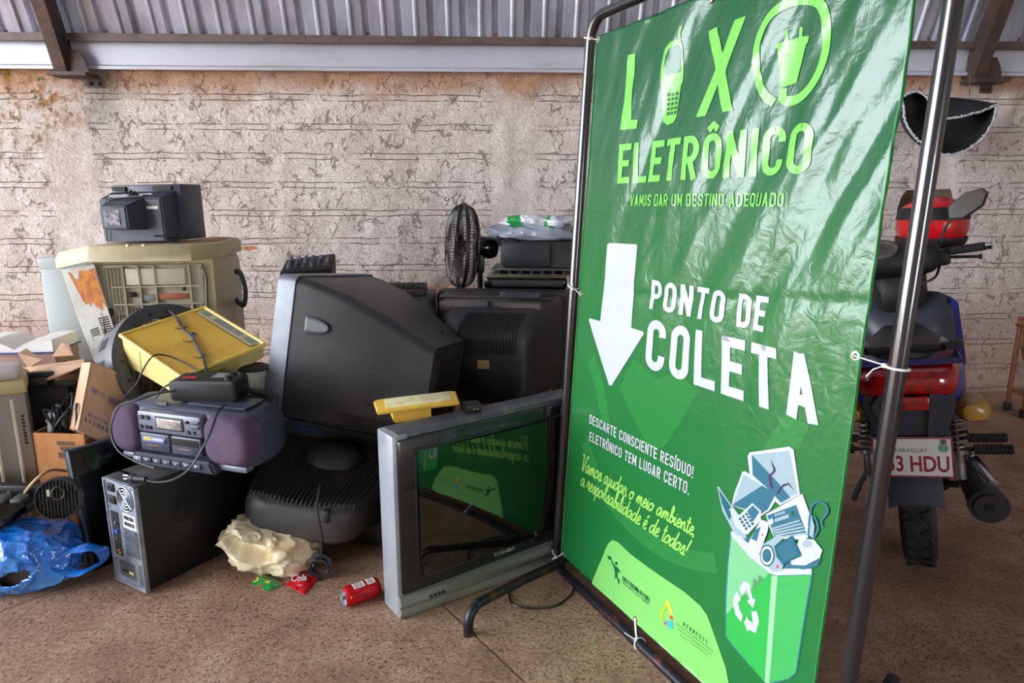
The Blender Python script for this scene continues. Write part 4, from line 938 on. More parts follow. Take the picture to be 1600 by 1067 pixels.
# --- yellow kitchen scale platform and a small black adapter on its top edge
sM = yaw(P(655, 648, 2.10), 14, RY(-3) @ RX(3)); sM.translation = P(652, 660, 2.095)+V((0, .02, .012))
sc = thing('kitchen_scale', 'yellow plastic scale tray lying on top of the silver-framed television', 'scale', sM)
bm = NB(); hull(bm, [(-.055, .22, .004, 0, .052, .002), (-.05, .26, .014, 0, .050, .005), (.04, .27, .016, 0, .050, .005), (.06, .24, .008, 0, .05, .003)]); obj('tray', bm, yellow, sc, 40)
bm = NB(); box0(bm, (-.10, -.04, .057), (.11, .045, .060), .001); obj('top_plate', bm, mat('pale_yellow_top', (214, 206, 160), .4, vcol=(180, 160, 100), vscale=18), sc)
bm = NB(); hull(bm, [(-.03, .12, .042, -.02, .022, .008), (.03, .13, .042, -.02, .022, .008), (.05, .10, .03, -.02, .018, .008)]); obj('base', bm, yellow, sc, 40)
ad = thing('power_adapter', 'small black power adapter on the television top beside the yellow scale', 'adapter', yaw(P(737, 641, 2.15), 20))
bm = NB(); bx(bm, (0, 0, .014), (.055, .05, .028), .006); a_ = obj('body', bm, black2, ad)
bm = NB(); cyl(bm, (.0, -.024, .012), (.0, -.028, .012), .003, seg=8); cyl(bm, (.012, -.024, .012), (.012, -.028, .012), .003, seg=8); obj('socket', bm, chrome, ad)
# --- computer tower
PM_ = frame(G(183, 905), (.151, -.088, 0)); pc = thing('computer_tower', 'black desktop computer tower with its silver back panel turned to the camera, on the floor', 'computer', PM_)
pw, pl, ph = .178, .43, .380
bm = NB(); box0(bm, (0, .006, .008), (pw, pl, ph), .004); cs = obj('case', bm, mat('black_case_paint', (15, 15, 17), .4, vcol=(22, 22, 24), vscale=5), pc)
bm = NB(); box0(bm, (.001, .05, ph-.0005), (pw-.001, pl-.002, ph+.001)); box0(bm, (.001, .006, ph-.0005), (pw-.001, .06, ph+.001)); obj('dusty_top', bm, mat('dusty_black_lid', (58, 55, 56), .6, vcol=(92, 84, 80), vscale=9), pc)
bm = NB(); box0(bm, (.004, -.001, .010), (pw-.004, .008, ph-.004), .002)
for lo, hi in (((.0, -.006, .006), (.006, .01, ph)), ((pw-.006, -.006, .006), (pw, .01, ph)), ((0, -.006, ph-.006), (pw, .01, ph)), ((0, -.006, .004), (pw, .01, .010))): box0(bm, lo, hi, .0015)
bp_ = obj('back_panel', bm, galv, pc)
for z in (.352, .308):
    bm = NB(); bx(bm, (.040, -.003, z), (.040, .006, .030), .004); so = obj('power_socket', bm, black2, bp_)
    bm = NB()
    for x in (-.009, 0, .009): bx(bm, (.040+x, -.0065, z+(.004 if x == 0 else -.002)), (.003, .003, .009))
    obj('socket_pins', bm, alu, so)
bm = NB(); disc(bm, (.118, -.0016, .327), .043, .002, 40); fn = obj('fan_opening', bm, dark, bp_)
bm = NB()
for r in (.012, .022, .032, .042): tube(bm, [(.118+r*cos(k*pi/20), -.0035, .327+r*sin(k*pi/20)) for k in range(40)], .0026, 6, closed=True)
for k in range(4): a = pi/4+k*pi/2; tube(bm, [(.118, -.0035, .327), (.118+.043*cos(a), -.0035, .327+.043*sin(a))], .003, 6)
disc(bm, (.118, -.005, .327), .008, .004); obj('fan_grille', bm, galv, fn)
bm = NB(); box0(bm, (.020, -.003, .105), (.062, .002, .265)); io = obj('port_panel', bm, dark, bp_)
for n, z, s, m_ in (('video_port', .195, (.016, .006, .012), mat('port_blue', (40, 80, 190), .4)), ('usb_port', .17, (.014, .006, .010), alu), ('usb_port', .225, (.014, .006, .012), alu), ('audio_jack', .125, (.007, .006, .007), mat('port_orange', (200, 110, 60), .4)), ('audio_jack', .118, (.007, .006, .007), mat('port_green', (170, 150, 80), .4))):
    bm = NB(); bx(bm, (.045+(.008 if n == 'audio_jack' and z < .12 else 0), -.005, z), s, .001); obj(n, bm, m_, io)
bm = NB(); box0(bm, (.090, -.0025, .222), (.160, 0, .272)); st = obj('barcode_label', bm, paper, bp_)
bm = NB(); rnd = random.Random(2)
for z in (.252, .230):
    x = .097
    while x < .152:
        w2 = rnd.choice((.0012, .002, .003)); box0(bm, (x, -.0032, z), (x+w2, -.002, z+.014)); x += w2+rnd.choice((.0014, .0022))
obj('barcode', bm, inkblack, st)
bm = NB()
for r in range(13):
    for c in range(10):
        x, z = .085+c*.0088+(.0044 if r % 2 else 0), .122+r*.0076
        if x < .170: disc(bm, (x, -.0018, z), .0031, .001, 6)
tag(obj('vent_holes', bm, dark, bp_), kind=None)
bm = NB()
for r in range(11):
    for c in range(3): disc(bm, (.146+c*.009+(.004 if r % 2 else 0), -.0018, .02+r*.0068), .0024, .001, 6)
obj('lower_vent_holes', bm, dark, bp_)
bm = NB(); box0(bm, (.034, -.002, .030), (.122, .001, .088)); ex_ = obj('slot_cover', bm, mat('dull_slot_metal', (96, 98, 100), .45, .6), bp_)
bm = NB(); box0(bm, (.05, -.004, .05), (.082, -.001, .058)); obj('slot_gap', bm, dark, ex_)
bm = NB(); box0(bm, (.088, -.004, .05), (.112, -.001, .058)); obj('slot_sticker', bm, yellowl, ex_)
for x, z in ((.012, .372), (.160, .372), (.012, .28), (.02, .09), (.166, .10), (-.001, .35), (-.001, .05)):
    bm = NB(); lathe(bm, [(0, .004), (.004, .003), (.005, 0)], 10, T(x, -.002, z) @ RX(90)); obj('screw', bm, chrome, bp_)
bm = NB()
for k in range(3, 12):
    r = .0045*k; n = int(5*k*.9)
    for q in range(n): a = 2*pi*q/n; 
    tube(bm, [(pw+.0004, .15+r*cos(a*pi/16)*.9, .245+r*sin(a*pi/16)) for a in range(32)], .0009, 4, closed=True)
obj('side_vent', bm, dark, cs)
# --- thin black monitor panel leaning behind the tower
pa = G(155, 898); pm = frame((pa.x-.03, pa.y+.02, .0), (.537, .843, 0), (-.14, .10, 1))
mo = thing('flat_panel', 'thin black flat panel standing on edge between the computer tower and the blue bag', 'panel', pm)
bm = NB(); box0(bm, (0, 0, 0), (.42, .03, .44), .006); obj('panel', bm, gloss, mo)
bm = NB(); box0(bm, (-.003, -.003, .0), (.006, .033, .443), .003); box0(bm, (-.003, -.003, .434), (.42, .033, .443), .003); obj('edge_frame', bm, mat('edge_grey', (52, 58, 70), .3), mo)
# --- boombox on the tower
bo = G(186, 712, 0.384); br_ = G(401, 744, 0.384); BM_ = frame((bo.x, bo.y, 0.384), br_-bo); BL = (br_-bo).length
bb = thing('boombox', 'purple and grey boombox radio cassette player lying on the computer tower', 'boombox', BM_)
bd, bh = .20, .212
bm = NB(); hull(bm, [(.0, BL-.05, bh-.06, BL/2, bh/2, .04), (.02, BL-.01, bh-.02, BL/2, bh/2, .06), (.12, BL, bh, BL/2, bh/2, .06), (bd-.02, BL-.02, bh-.02, BL/2, bh/2, .06), (bd, BL-.08, bh-.08, BL/2, bh/2, .05)], n=6); bd_ = obj('body', bm, bluegrey, bb, 50)
xl, xr = .130, .405
for lo, hi, nm in ((.006, xl, 'l'), (xr, BL-.004, 'r')):
    bm = NB(); w2 = hi-lo; c = (lo+hi)/2
    hull(bm, [(-.032, w2-.05, bh-.085, c, .115, .035), (-.026, w2-.02, bh-.06, c, .115, .045), (-.005, w2, bh-.04, c, .115, .05), (.05, w2, bh-.04, c, .115, .05)], n=6); obj('speaker', bm, purple, bb, 50)
XR = xr; xr = xl+.25; n0 = set(o.name for o in bb.children_recursive)
bm = NB(); box0(bm, (xl+.002, -.026, .125), (xr-.002, .02, .205), .01); cp = obj('control_panel', bm, greyp, bb)
bm = NB(); box0(bm, (xl+.075, -.029, .142), (xl+.185, -.02, .192), .004); ld = obj('display_frame', bm, black2, cp)
bm = NB(); box0(bm, (xl+.082, -.031, .148), (xl+.178, -.027, .186), .002); obj('display', bm, lcd, ld)
for x, z, r in ((.024, .182, .009), (.046, .182, .009), (.018, .145, .008), (.038, .145, .008), (.055, .145, .006), (.200, .182, .006), (.200, .145, .007), (.222, .145, .007)):
    bm = NB(); lathe(bm, [(0, .008), (r*.8, .008), (r, .004), (r, 0)], 16, T(xl+x, -.025, z) @ RX(90)); obj('knob', bm, bluegrey if r > .0065 else black2, cp)
for z in (.182, .166):
    bm = NB(); box0(bm, (xl+.212, -.030, z-.006), (xl+.244, -.022, z+.006), .003); obj('push_button', bm, bluegrey, cp)
for x in (0, .121):
    bm = NB(); box0(bm, (xl+.004+x, -.024, .052), (xl+.119+x, .02, .121), .005); dr = obj('cassette_door', bm, bluegrey, bb)
    bm = NB(); box0(bm, (xl+(.012 if x == 0 else .008)+x, -.026, .088), (xl+.112+x, -.022, .114), .002); cwn = obj('cassette_window', bm, dark if x else mat('badge_slate', (40, 44, 60), .3), dr)
    if x == 0:
        bm = NB(); prism(bm, [(xl+.016, .110), (xl+.108, .110), (xl+.098, .090), (xl+.016, .090)], .002, T(0, -.0275, 0)); bd2 = obj('badge', bm, mat('badge_blue', (110, 130, 190), .3), dr)
        bm = NB(); box0(bm, (xl+.022, -.0285, .096), (xl+.052, -.027, .106)); obj('badge_mark', bm, mat('badge_yellow', (236, 196, 40), .4), bd2)
        bm = NB()
        for k in range(7): box0(bm, (xl+.056+k*.006, -.0285, .097), (xl+.060+k*.006, -.027, .105))
        obj('badge_mark', bm, paper, bd2)
    bm = NB()
    for k in range(12): box0(bm, (xl+.030+x+k*.004, -.0246, .074), (xl+.033+x+k*.004, -.0235, .0765))
    obj('door_print', bm, orangeink, dr)
bm = NB(); prism(bm, [(.10, .0), (xr+.05, .0), (xr+.03, .046), (xl-.02, .046)], .05, T(0, -.042, 0) , bev=.008); kb = obj('key_strip', bm, bluegrey, bb)
for k in range(7):
    bm = NB(); x = xl-.01+k*.038; box0(bm, (x, -.050, .016), (x+.034, -.036, .036), .004); kk = obj('tape_key', bm, greyp if k in (0,) else bluegrey, kb)
    bm = NB(); box0(bm, (x+.013, -.0508, .026), (x+.019, -.0495, .030)); obj('key_print', bm, paper, kk)
for o in bb.children_recursive:
    if o.name not in n0:
        for v in o.data.vertices: v.co.x = xl+(v.co.x-xl)*(XR-xl)/.25; v.co.z = v.co.z*.94
xr = XR
bm = NB(); box0(bm, (BL-.15, -.012, .008), (BL-.03, .03, .030), .006); box0(bm, (.03, -.01, .005), (.11, .03, .026), .006); obj('base_trim', bm, greyp, bb)
bm = NB(); prism(bm, [(.16, .04), (.45, .03), (.47, .16), (.15, .17)], .006, T(0, 0, bh-.001) @ RX(90) @ T(0, -.004, 0) @ Matrix.Diagonal((1, 1, 1, 1)), bev=.002); bm.free()
bm = NB(); hexa(bm, [(.30, .03, bh+.002), (BL-.05, .03, bh+.002), (BL-.06, .15, bh+.002), (.31, .16, bh+.002)], (0, 0, .005), .002); obj('top_hatch', bm, bluegrey, bb)
bm = NB(); tube(bm, catmull([(.05, .17, bh-.03), (.06, .20, bh+.0), (.16, .205, bh+.012), (BL-.16, .205, bh+.012), (BL-.06, .20, bh), (BL-.05, .17, bh-.03)], 6), .012, 8, flat=.6); obj('carry_handle', bm, black2, bb)
# --- black cordless pack with strap on the boombox, its lead and plug
cbp = P(330, 632, 2.31); CM = frame((cbp.x, cbp.y, .602), (.98, -.12, .02), (-.03, -.06, 1)) @ Matrix.Diagonal((.96, .95, .92, 1))
rd = thing('black_battery_pack', 'black boxy battery pack with knobs, red sticker and strap on top of the boombox', 'battery pack', CM)
bm = NB(); hull(bm, [(-.05, .235, .065, 0, .042, .01), (-.045, .25, .08, 0, .042, .014), (.055, .25, .08, 0, .044, .014), (.06, .24, .07, 0, .044, .012)]); obj('case', bm, black2, rd, 50)
bm = NB(); hexa(bm, [(-.09, -.02, .085), (-.035, -.02, .0855), (-.035, 0, .0855), (-.09, 0, .085)], (0, 0, .001)); obj('red_sticker', bm, mat('sticker_red', (180, 40, 46), .5), rd)
bm = NB(); hexa(bm, [(.02, -.01, .0855), (.075, -.01, .0855), (.07, .04, .086), (.02, .04, .086)], (0, 0, .001)); obj('grey_sticker', bm, mat('sticker_grey', (140, 136, 138), .5, vcol=(90, 86, 90), vscale=40), rd)
for x, y, r in ((.085, .02, .018), (.095, -.025, .013)):
    bm = NB(); cyl(bm, (x, y, .083), (x, y, .098), r, r*.9, seg=18); obj('knob', bm, black2, rd)
for L_ in ([(-.12, 0, .05), (-.16, -.01, .05), (-.19, -.03, .01), (-.17, -.06, -.002), (-.12, -.08, .004)], [(-.12, .01, .06), (-.17, 0, .045), (-.21, -.01, .0)], [(.12, 0, .05), (.15, -.01, .06), (.16, -.005, .03), (.13, 0, .01)]):
    bm = NB(); tube(bm, catmull(L_, 6), .009, 6, flat=.35); obj('strap', bm, black2, rd)
bm = NB(); px_ = [(396, 618, 2.26), (390, 650, 2.12), (352, 668, 2.10), (338, 690, 2.07), (326, 720, 2.05), (300, 745, 2.03)]
tube(bm, catmull([P(275, 610, 2.25), P(245, 615, 2.24), P(215, 625, 2.22), P(190, 632, 2.22), P(176, 655, 2.2), P(174, 680, 2.19), P(186, 705, 2.17), P(215, 722, 2.15), P(242, 731, 2.13)], 6), .0035, 6)
tag(obj('black_lead', bm, cable), 'thin black cord looping down the left speaker of the boombox', 'cord')
bm = NB(); tube(bm, catmull([P(352, 632, 2.20), P(340, 645, 2.15), P(333, 665, 2.075), P(322, 690, 2.04), P(305, 720, 2.03), P(290, 738, 2.03), P(268, 750, 2.05), P(244, 753, 2.06), P(228, 749, 2.07)], 6), .0038, 6)
co = obj('plug_cord', bm, cable); tag(co, 'black cord crossing the boombox front to a plug lying on the tower', 'cord')
bm = NB(); a, b = P(228, 749, 2.07), P(210, 747, 2.085); cyl(bm, a, b, .009, .012, seg=12); cyl(bm, b, b+(b-a)*.4, .014, .013, seg=12); pg = obj('plug', bm, black2, co)
bm = NB()
for dz in (-.006, .006): cyl(bm, b+(b-a)*.4+V((0, .0, dz)), b+(b-a)*.95+V((0, 0, dz)), .0025, seg=8)
obj('plug_pin', bm, chrome, pg)
# --- ribbed television lying under the big grey-framed one
rM = frame((-.752, 2.245, .118), (.99, -.12, -.10), (.10, 0, 1))
r2 = thing('ribbed_television', 'dusty black television with a ribbed back, lying low beside the boombox under the big television', 'television', rM)
def rs(y, w, h, xc, z0, r): return (y, w, h, xc, z0+h/2, r)
bm = NB(); hull(bm, [rs(-.055, .26, .10, 0, .01, .03), rs(-.045, .34, .125, 0, .0, .045), rs(-.01, .42, .14, 0, 0, .05), rs(.05, .46, .15, 0, 0, .05), rs(.28, .54, .20, .0, 0, .05), rs(.36, .58, .22, 0, .0, .04)], n=6); obj('rear_housing', bm, dusty, r2, 50)
for k in range(24):
    x = -.19+k*.0165-.0; sp = abs(x)/.2; y0 = -.02+.03*sp*sp
    bm = NB(); kx = x*1.0
    tube(bm, [(kx, y0-.022, .122), (kx, y0-.010, .140), (kx*1.02, y0+.03, .149), (kx*1.12, .14, .171), (kx*1.25, .27, .201)], .0045, 6)
    obj('rib', bm, blackp, r2)
bm = NB(); hull(bm, [rs(.36, .62, .325, 0, -.02, .03), rs(.46, .64, .33, 0, -.02, .03), rs(.48, .62, .32, 0, -.01, .03)]); bz = obj('front_frame', bm, dusty, r2, 50)
bm = NB(); box0(bm, (-.20, .353, .235), (-.06, .362, .29), .004); obj('frame_recess', bm, mat('steel_blue', (40, 52, 82), .35), bz)
bm = NB(); lathe(bm, [(.11, .0), (.105, .03), (.08, .055), (.045, .068), (0, .07)], 32, T(.02, .25, .18) @ Matrix.Diagonal((1.05, .8, 1, 1))); obj('tube_cap', bm, black2, r2, 60)
bm = NB(); box0(bm, (.095, -.062, .085), (.118, -.02, .13), .004); obj('cord_clip', bm, black2, r2)
# cord hanging from it with a coil
cy = 2.135
bm = NB(); tube(bm, catmull([P(500, 757, 2.19), P(497, 775, 2.16), P(495, 792, 2.145), P(499, 815, cy), P(503, 840, cy), P(502, 862, cy), P(500, 880, cy)], 6), .0038, 6)
cc = P(499, 886, cy); rnd = random.Random(5)
for k in range(6):
    r1, r2_ = .034+.006*rnd.random(), .026+.006*rnd.random(); ox = V((rnd.uniform(-.004, .004), rnd.uniform(-.012, .012), rnd.uniform(-.006, .006))); ta = rnd.uniform(-.5, .5)
    tube(bm, [cc+ox+V((r1*cos(a)*cos(ta)-.3*r2_*sin(a)*sin(ta), .01*sin(a+k), r2_*1.1*sin(a)+.3*r1*cos(a)*sin(ta))) for a in [i*2*pi/28 for i in range(28)]], .0036, 6, closed=True)
co = obj('coiled_cord', bm, mat('coil_grey', (38, 38, 42), .4)); tag(co, 'coiled dark cord hanging from the ribbed television in front of the cream bag', 'cord')
bm = NB(); cyl(bm, P(498, 898, cy), P(500, 912, cy), .011, .008, seg=10); cyl(bm, P(500, 912, cy), P(501, 922, cy), .003, seg=8); obj('plug', bm, black2, co)
# --- another black television set flat on the floor below it
um = yaw((-.635, 2.42, 0), -14) @ Matrix.Diagonal((1, 1, .85, 1)); ut = thing('black_television', 'low black television in the shadow under the ribbed one, behind the red can', 'television', um)
bm = NB(); hull(bm, [rs(-.02, .24, .10, .04, .0, .03), rs(.0, .30, .115, .04, 0, .04), rs(.18, .36, .115, .04, 0, .03), rs(.30, .40, .115, .04, 0, .03)]); obj('rear_housing', bm, dusty, ut, 50)
bm = NB(); 
for k in range(10): box0(bm, (.13+.0, -.006+.0, .02+k*.009), (.185, .03, .025+k*.009))
obj('vent_slats', bm, black2, ut)
# support crate for the ribbed television, seen only as darkness behind the bag
# --- cream plastic bag and litter
creamb = mat('cream_plastic_bag', (216, 202, 168), .35, vcol=(186, 150, 92), vscale=7, vlo=.5, vhi=.75, spec=.5)
bgc = G(440, 893); bm = NB()
def hollow(c): return False
lump(bm, (0, 0, 0), (.165, .095, .076), .20, 1.3, 3, 110, 70, zmin=-.075, sq=2.2)
for v in bm.verts:      # mouth folded open on the upper front
    d = V((v.co.x+.045, 0, v.co.z-.02)); q = (d.x/.10)**2+(d.z/.035)**2
    if v.co.y < 0 and q < 1: v.co.y += .07*(1-q)
    v.co.z += -.25*v.co.x*(1 if v.co.x < 0 else .3)
cbg = obj('cream_bag', bm, creamb, None, 50); cbg.location = (bgc.x-.05, bgc.y+.03, .077); tag(cbg, 'crumpled cream plastic bag on the floor under the ribbed television', 'plastic bag')
bm = NB(); c = [(-.16, -.01, .07), (-.20, -.03, .05), (-.205, -.02, .02), (-.15, -.03, -.01)]
sec = [[V(p)+V((0, -.02, 0)) for p in c], [V(p)*1.0+V((.02, .02, .03)) for p in c]]
def crumple(name, pts, m, label, cat, amp=.006, n=14, seed=0):
    """a crumpled wrapper: quad corners on the floor, tented and folded"""
    bm = NB(); a, b, c, d = [V(p) for p in pts]; g = []
    for j in range(n+1):
        row = []
        for i in range(n+1):
            u, v = i/n, j/n; p = (a*(1-u)+b*u)*(1-v)+(d*(1-u)+c*u)*v
            p = p+V((0, 0, abs(noise.noise(V((u*3+seed, v*3, 1))))*amp*1.5+amp*.3+.010*sin(pi*u)*sin(pi*v)))
            row.append(bm.verts.new(p))
        g.append(row)
    for j in range(n):
        for i in range(n): bm.faces.new((g[j][i], g[j][i+1], g[j+1][i+1], g[j+1][i]))
    lowv = {}
    bot = [[bm.verts.new((v.co.x, v.co.y, max(.0006, v.co.z-.004))) for v in r] for r in g]
    for j in range(n):
        for i in range(n): bm.faces.new((bot[j][i], bot[j+1][i], bot[j+1][i+1], bot[j][i+1]))
    for k in range(n):
        bm.faces.new((g[0][k], bot[0][k], bot[0][k+1], g[0][k+1])); bm.faces.new((g[n][k+1], bot[n][k+1], bot[n][k], g[n][k]))
        bm.faces.new((g[k+1][0], bot[k+1][0], bot[k][0], g[k][0])); bm.faces.new((g[k][n], bot[k][n], bot[k+1][n], g[k+1][n]))
    o = obj(name, bm, m, None, 40)
    return tag(o, label, cat), g
def wrapper_mat(name, base, stops, sc_=30, rough=.25):
    m = mat(name, base, rough); nt = m.node_tree; tc = nt.nodes.new('ShaderNodeTexCoord'); n = nt.nodes.new('ShaderNodeTexNoise'); n.inputs['Scale'].default_value = sc_; n.inputs['Detail'].default_value = 1
    nt.links.new(tc.outputs['Object'], n.inputs['Vector']); r = nt.nodes.new('ShaderNodeValToRGB'); r.color_ramp.interpolation = 'CONSTANT'; e = r.color_ramp.elements
    while len(e) < len(stops): e.new(.5)
    for i, (p, c) in enumerate(stops): e[i].position = p; e[i].color = lin(c)
    nt.links.new(n.outputs['Fac'], r.inputs[0]); nt.links.new(r.outputs[0], nt.nodes['Principled BSDF'].inputs['Base Color']); return m
gw, _ = crumple('snack_wrapper', [G(392, 912), G(420, 924), G(447, 913), G(412, 896)], wrapper_mat('green_wrapper', (30, 130, 60), ((0, (206, 196, 60)), (.38, (24, 130, 58)), (.60, (170, 50, 40)), (.70, (220, 190, 90)))), 'green and yellow snack wrapper on the floor at the cream bag', 'wrapper', seed=1)
rw, gg = crumple('candy_wrapper', [G(446, 914), G(476, 930), G(497, 905), G(478, 886)], wrapper_mat('red_wrapper', (196, 20, 36), ((0, (224, 110, 140)), (.34, (196, 18, 34)), (.9, (196, 18, 34)))), 'red wrapper with white Cola lettering on the floor under the coiled cord', 'wrapper', seed=4)
a, b, d = [V(p.co) for p in ((gg[0][0].co, gg[0][14].co, gg[14][0].co) if False else ())] if False else (G(452, 904, .03), G(488, 900, .03), G(478, 886, .03))
MX = frame(G(458, 911, .020), G(486, 892, .05)-G(458, 911, .02), (0, -.5, .8)); 
flat_text(rw, 'lettering', 'Cola', frame(G(455, 909, .024), G(490, 893, .026)-G(455, 909, .024), (-.3, .8, .5)), .052, .026, mat('wrapper_white', (240, 236, 236), .4), weight=.03, shear=.3)
# --- soft-drink can lying on the floor
c0, c1 = G(543, 934, .033)+V((-.012, 0, 0)), G(587, 918, .033)+V((-.012, 0, 0)); ax = (c1-c0).normalized(); cn = thing('drink_can', 'red drink can lying on the floor left of the silver-framed television', 'can', T(c0.x, c0.y, .033) @ (V((0, 0, 1)).rotation_difference(ax).to_matrix().to_4x4()))
bm = NB(); lathe(bm, [(.0255, .004), (.0255, .0), (.027, .001), (.0325, .012), (.033, .016), (.033, .104), (.031, .112), (.026, .120), (.024, .118), (0, .116)], 40); cb_ = obj('body', bm, mat('red_can_paint', (200, 18, 24), .22, .4), cn, 50)
bm = NB(); lathe(bm, [(.0265, .002), (.0265, -.0015), (.0245, -.0015), (.0235, .004), (0, .004)], 40); ld_ = obj('lid', bm, galv, cn, 50)
bm = NB(); bx(bm, (0, .006, .002), (.014, .020, .002), .0008); bx(bm, (0, .010, .003), (.009, .010, .0025), .0008); obj('pull_tab', bm, chrome, ld_)
bm = NB(); lathe(bm, [(0, .0045), (.009, .0045)], 20, T(.002, -.010, -.001) @ Matrix.Diagonal((1.2, .8, 1, 1))); bmesh.ops.solidify; obj('opening', bm, dark, ld_)
inv = cn.matrix_world.inverted()
def band(a0, a1, z0, z1, r=.0334, n=10):
    bm = NB(); g = [[bm.verts.new((r*cos(a0+(a1-a0)*k/n), r*sin(a0+(a1-a0)*k/n), z)) for k in range(n+1)] for z in (z0, z1)]
    for k in range(n): bm.faces.new((g[0][k], g[0][k+1], g[1][k+1], g[1][k]))
    return bm
# angle on the can that faces the camera
tc_ = (inv @ V((0, 0, CH))); ca = atan2(tc_.y, tc_.x)
for a0, z0, z1 in ((ca-.55, .030, .068), (ca-.55, .076, .104)):
    o = obj('white_panel', band(a0-.75, a0+.15, z0, z1), paper, cb_, 60)
    bm = NB(); 
    for q in range(6):
        t = band(a0-.68+q*.13, a0-.62+q*.13, z0+.004, z1-.006, .0337, 2); merge(bm, t)
    obj('small_print', bm, mat('can_print', (150, 110, 112), .5) if 'can_print' not in MATS else MATS['can_print'], o, 60)
bm = NB()
for z in (.03, .042, .052, .066, .078): merge(bm, band(ca+.25, ca+.55+.2*sin(z*300), z, z+.006, .0336, 3))
obj('dark_print', bm, mat('can_dark', (90, 10, 16), .4), cb_, 60)
# thin cord loop on the floor behind the stand foot
bm = NB(); tube(bm, catmull([G(795, 925), G(800, 945), G(830, 952), G(868, 948), G(892, 930), G(895, 915), G(880, 905)], 6), .0035, 6); bm.transform(T(0, 0, .0036)); tag(obj('floor_cord', bm, cable), 'thin dark cord curled on the floor below the television and the banner', 'cord')

# ------------------------------------------------------------------ the heap: upper and rear pieces
# --- big television on its ribbed neighbour, grey frame turned left, dark tapering back towards the right
ax_ = V((.955, -.27, 0)).normalized()          # from screen towards the back
b0 = P(436, 659, 2.52)
q = frame(b0, ax_) @ RY(8) @ RX(-6)      # local x: screen -> back; y: away from camera; z up, screen tipped up
btv = thing('big_television', 'big charcoal television with a grey screen frame, resting on top of the ribbed television', 'television', q)
bm = NB()
loft(bm, [[V((x, y+.325, z+.285)) for y, z in rrect(w2, h2, .03)] for x, w2, h2 in ((-.085, .59, .52), (-.08, .63, .56), (-.01, .65, .575), (.0, .65, .575))]); fb = obj('screen_frame', bm, bezel, btv, 40)
bm = NB(); box0(bm, (-.095, .08, .06), (-.075, .57, .51), .006); obj('picture_tube', bm, tube_glass, fb)
bm = NB(); box0(bm, (-.088, .03, .03), (-.07, .62, .54), .01); obj('front_bezel', bm, mat('front_bezel_grey', (128, 131, 140), .35, .2), fb)
bm = NB()
def cs(x, y0, y1, z0, z1, r): 
    return [V((x, (y0+y1)/2+y, (z0+z1)/2+z)) for y, z in rrect(y1-y0, z1-z0, r, 5)]
loft(bm, [cs(.0, .005, .645, .01, .565, .03), cs(.06, .012, .635, .012, .56, .03), cs(.20, .03, .60, .005, .53, .035), cs(.36, .065, .54, .0, .47, .04), cs(.50, .10, .49, .0, .405, .04), cs(.545, .115, .47, .005, .385, .035)])
hb = obj('rear_housing', bm, crtp, btv, 40)
# moulded finger recess on the flank
bm = NB(); secs = []
for k in range(13):
    u = k/12; w2 = .034*sqrt(max(0, 1-u**2.2))+.0005; dp = .020*(1-u)**1.2
    secs.append([V((.055+.10*u, .0125+.052*(.055+.10*u)-.004+0*dp, .395+s*w2)) for s in (-1, -.5, 0, .5, 1)])
loft(bm, secs, False, False, closed=False)
for v in bm.verts: pass
hr = obj('finger_recess', bm, mat('recess_grey', (74, 75, 80), .4), hb, 40); hr.modifiers.new('s', 'SOLIDIFY').thickness = .004
for k in range(8):
    bm = NB(); z = .004+k*.011; tube(bm, [(.07+k*.012, .012+.08*(.07+k*.012), z), (.30, .05, z-.002), (.49, .095, z)], .0035, 5); obj('vent_rib', bm, black2, hb)
bm = NB(); box0(bm, (.544, .15, .34), (.548, .17, .36)); 
for k in range(12): box0(bm, (.543, .20+k*.02, .02), (.5475, .21+k*.02, .33))
obj('back_vents', bm, black2, hb)
bm = NB()
for pts in ([(.33, .24), (.345, .30), (.34, .33)], [(.315, .255), (.36, .27)], [(.31, .12), (.322, .14), (.32, .17)]):
    tube(bm, [(x, .004+.13*x-.0095, z) for x, z in pts], .0022, 4, flat=.3)
obj('scuff_marks', bm, mat('pale_scuff', (92, 92, 94), .6), hb)
# --- rear television with its vented back to the camera, on a carton behind the front one
dM = yaw((P(766, 630, 2.97).x, 2.97, .385), -7) @ Matrix.Diagonal((1.035, 1.035, .95, 1))
dtv = thing('rear_television', 'charcoal television with slotted vents facing the camera, behind the front television', 'television', dM)
bm = NB()
def ds(y, w2, z0, z1, r, xc=0): return [V((xc+x, y, (z0+z1)/2+z)) for x, z in rrect(w2, z1-z0, r, 6)]
loft(bm, [ds(-.015, .28, .03, .31, .05), ds(.0, .34, .0, .345, .06), ds(.05, .40, .0, .395, .07), ds(.15, .47, .0, .44, .06), ds(.24, .55, .0, .465, .05), ds(.34, .60, .0, .47, .04)]); dh = obj('rear_housing', bm, crtp, dtv, 50)
bm = NB(); loft(bm, [ds(.34, .62, -.01, .475, .03), ds(.42, .64, -.01, .48, .03), ds(.44, .62, 0, .47, .03)]); obj('front_frame', bm, dusty, dtv, 50)
for k in range(20):
    x = -.135+k*.0132
    bm = NB(); tube(bm, [(x-.006, -.019, .235), (x-.004, -.017, .30), (x+.0, .004, .352), (x+.020, .052, .398), (x+.028, .082, .412)], .0032, 5); obj('vent_slot', bm, dark, dh)
bm = NB(); box0(bm, (-.255, .13, .405), (.21, .26, .458), .02); obj('handle_recess', bm, mat('recess_dust', (90, 82, 78), .6, vcol=(58, 56, 58), vscale=12), dh)
bm = NB(); box0(bm, (-.27, .22, .452), (.25, .34, .474), .008); obj('top_ledge', bm, crtp, dh)
bm = NB(); box0(bm, (-.03, .115, .40), (-.02, .15, .462), .002); obj('cord_hook', bm, black2, dh)
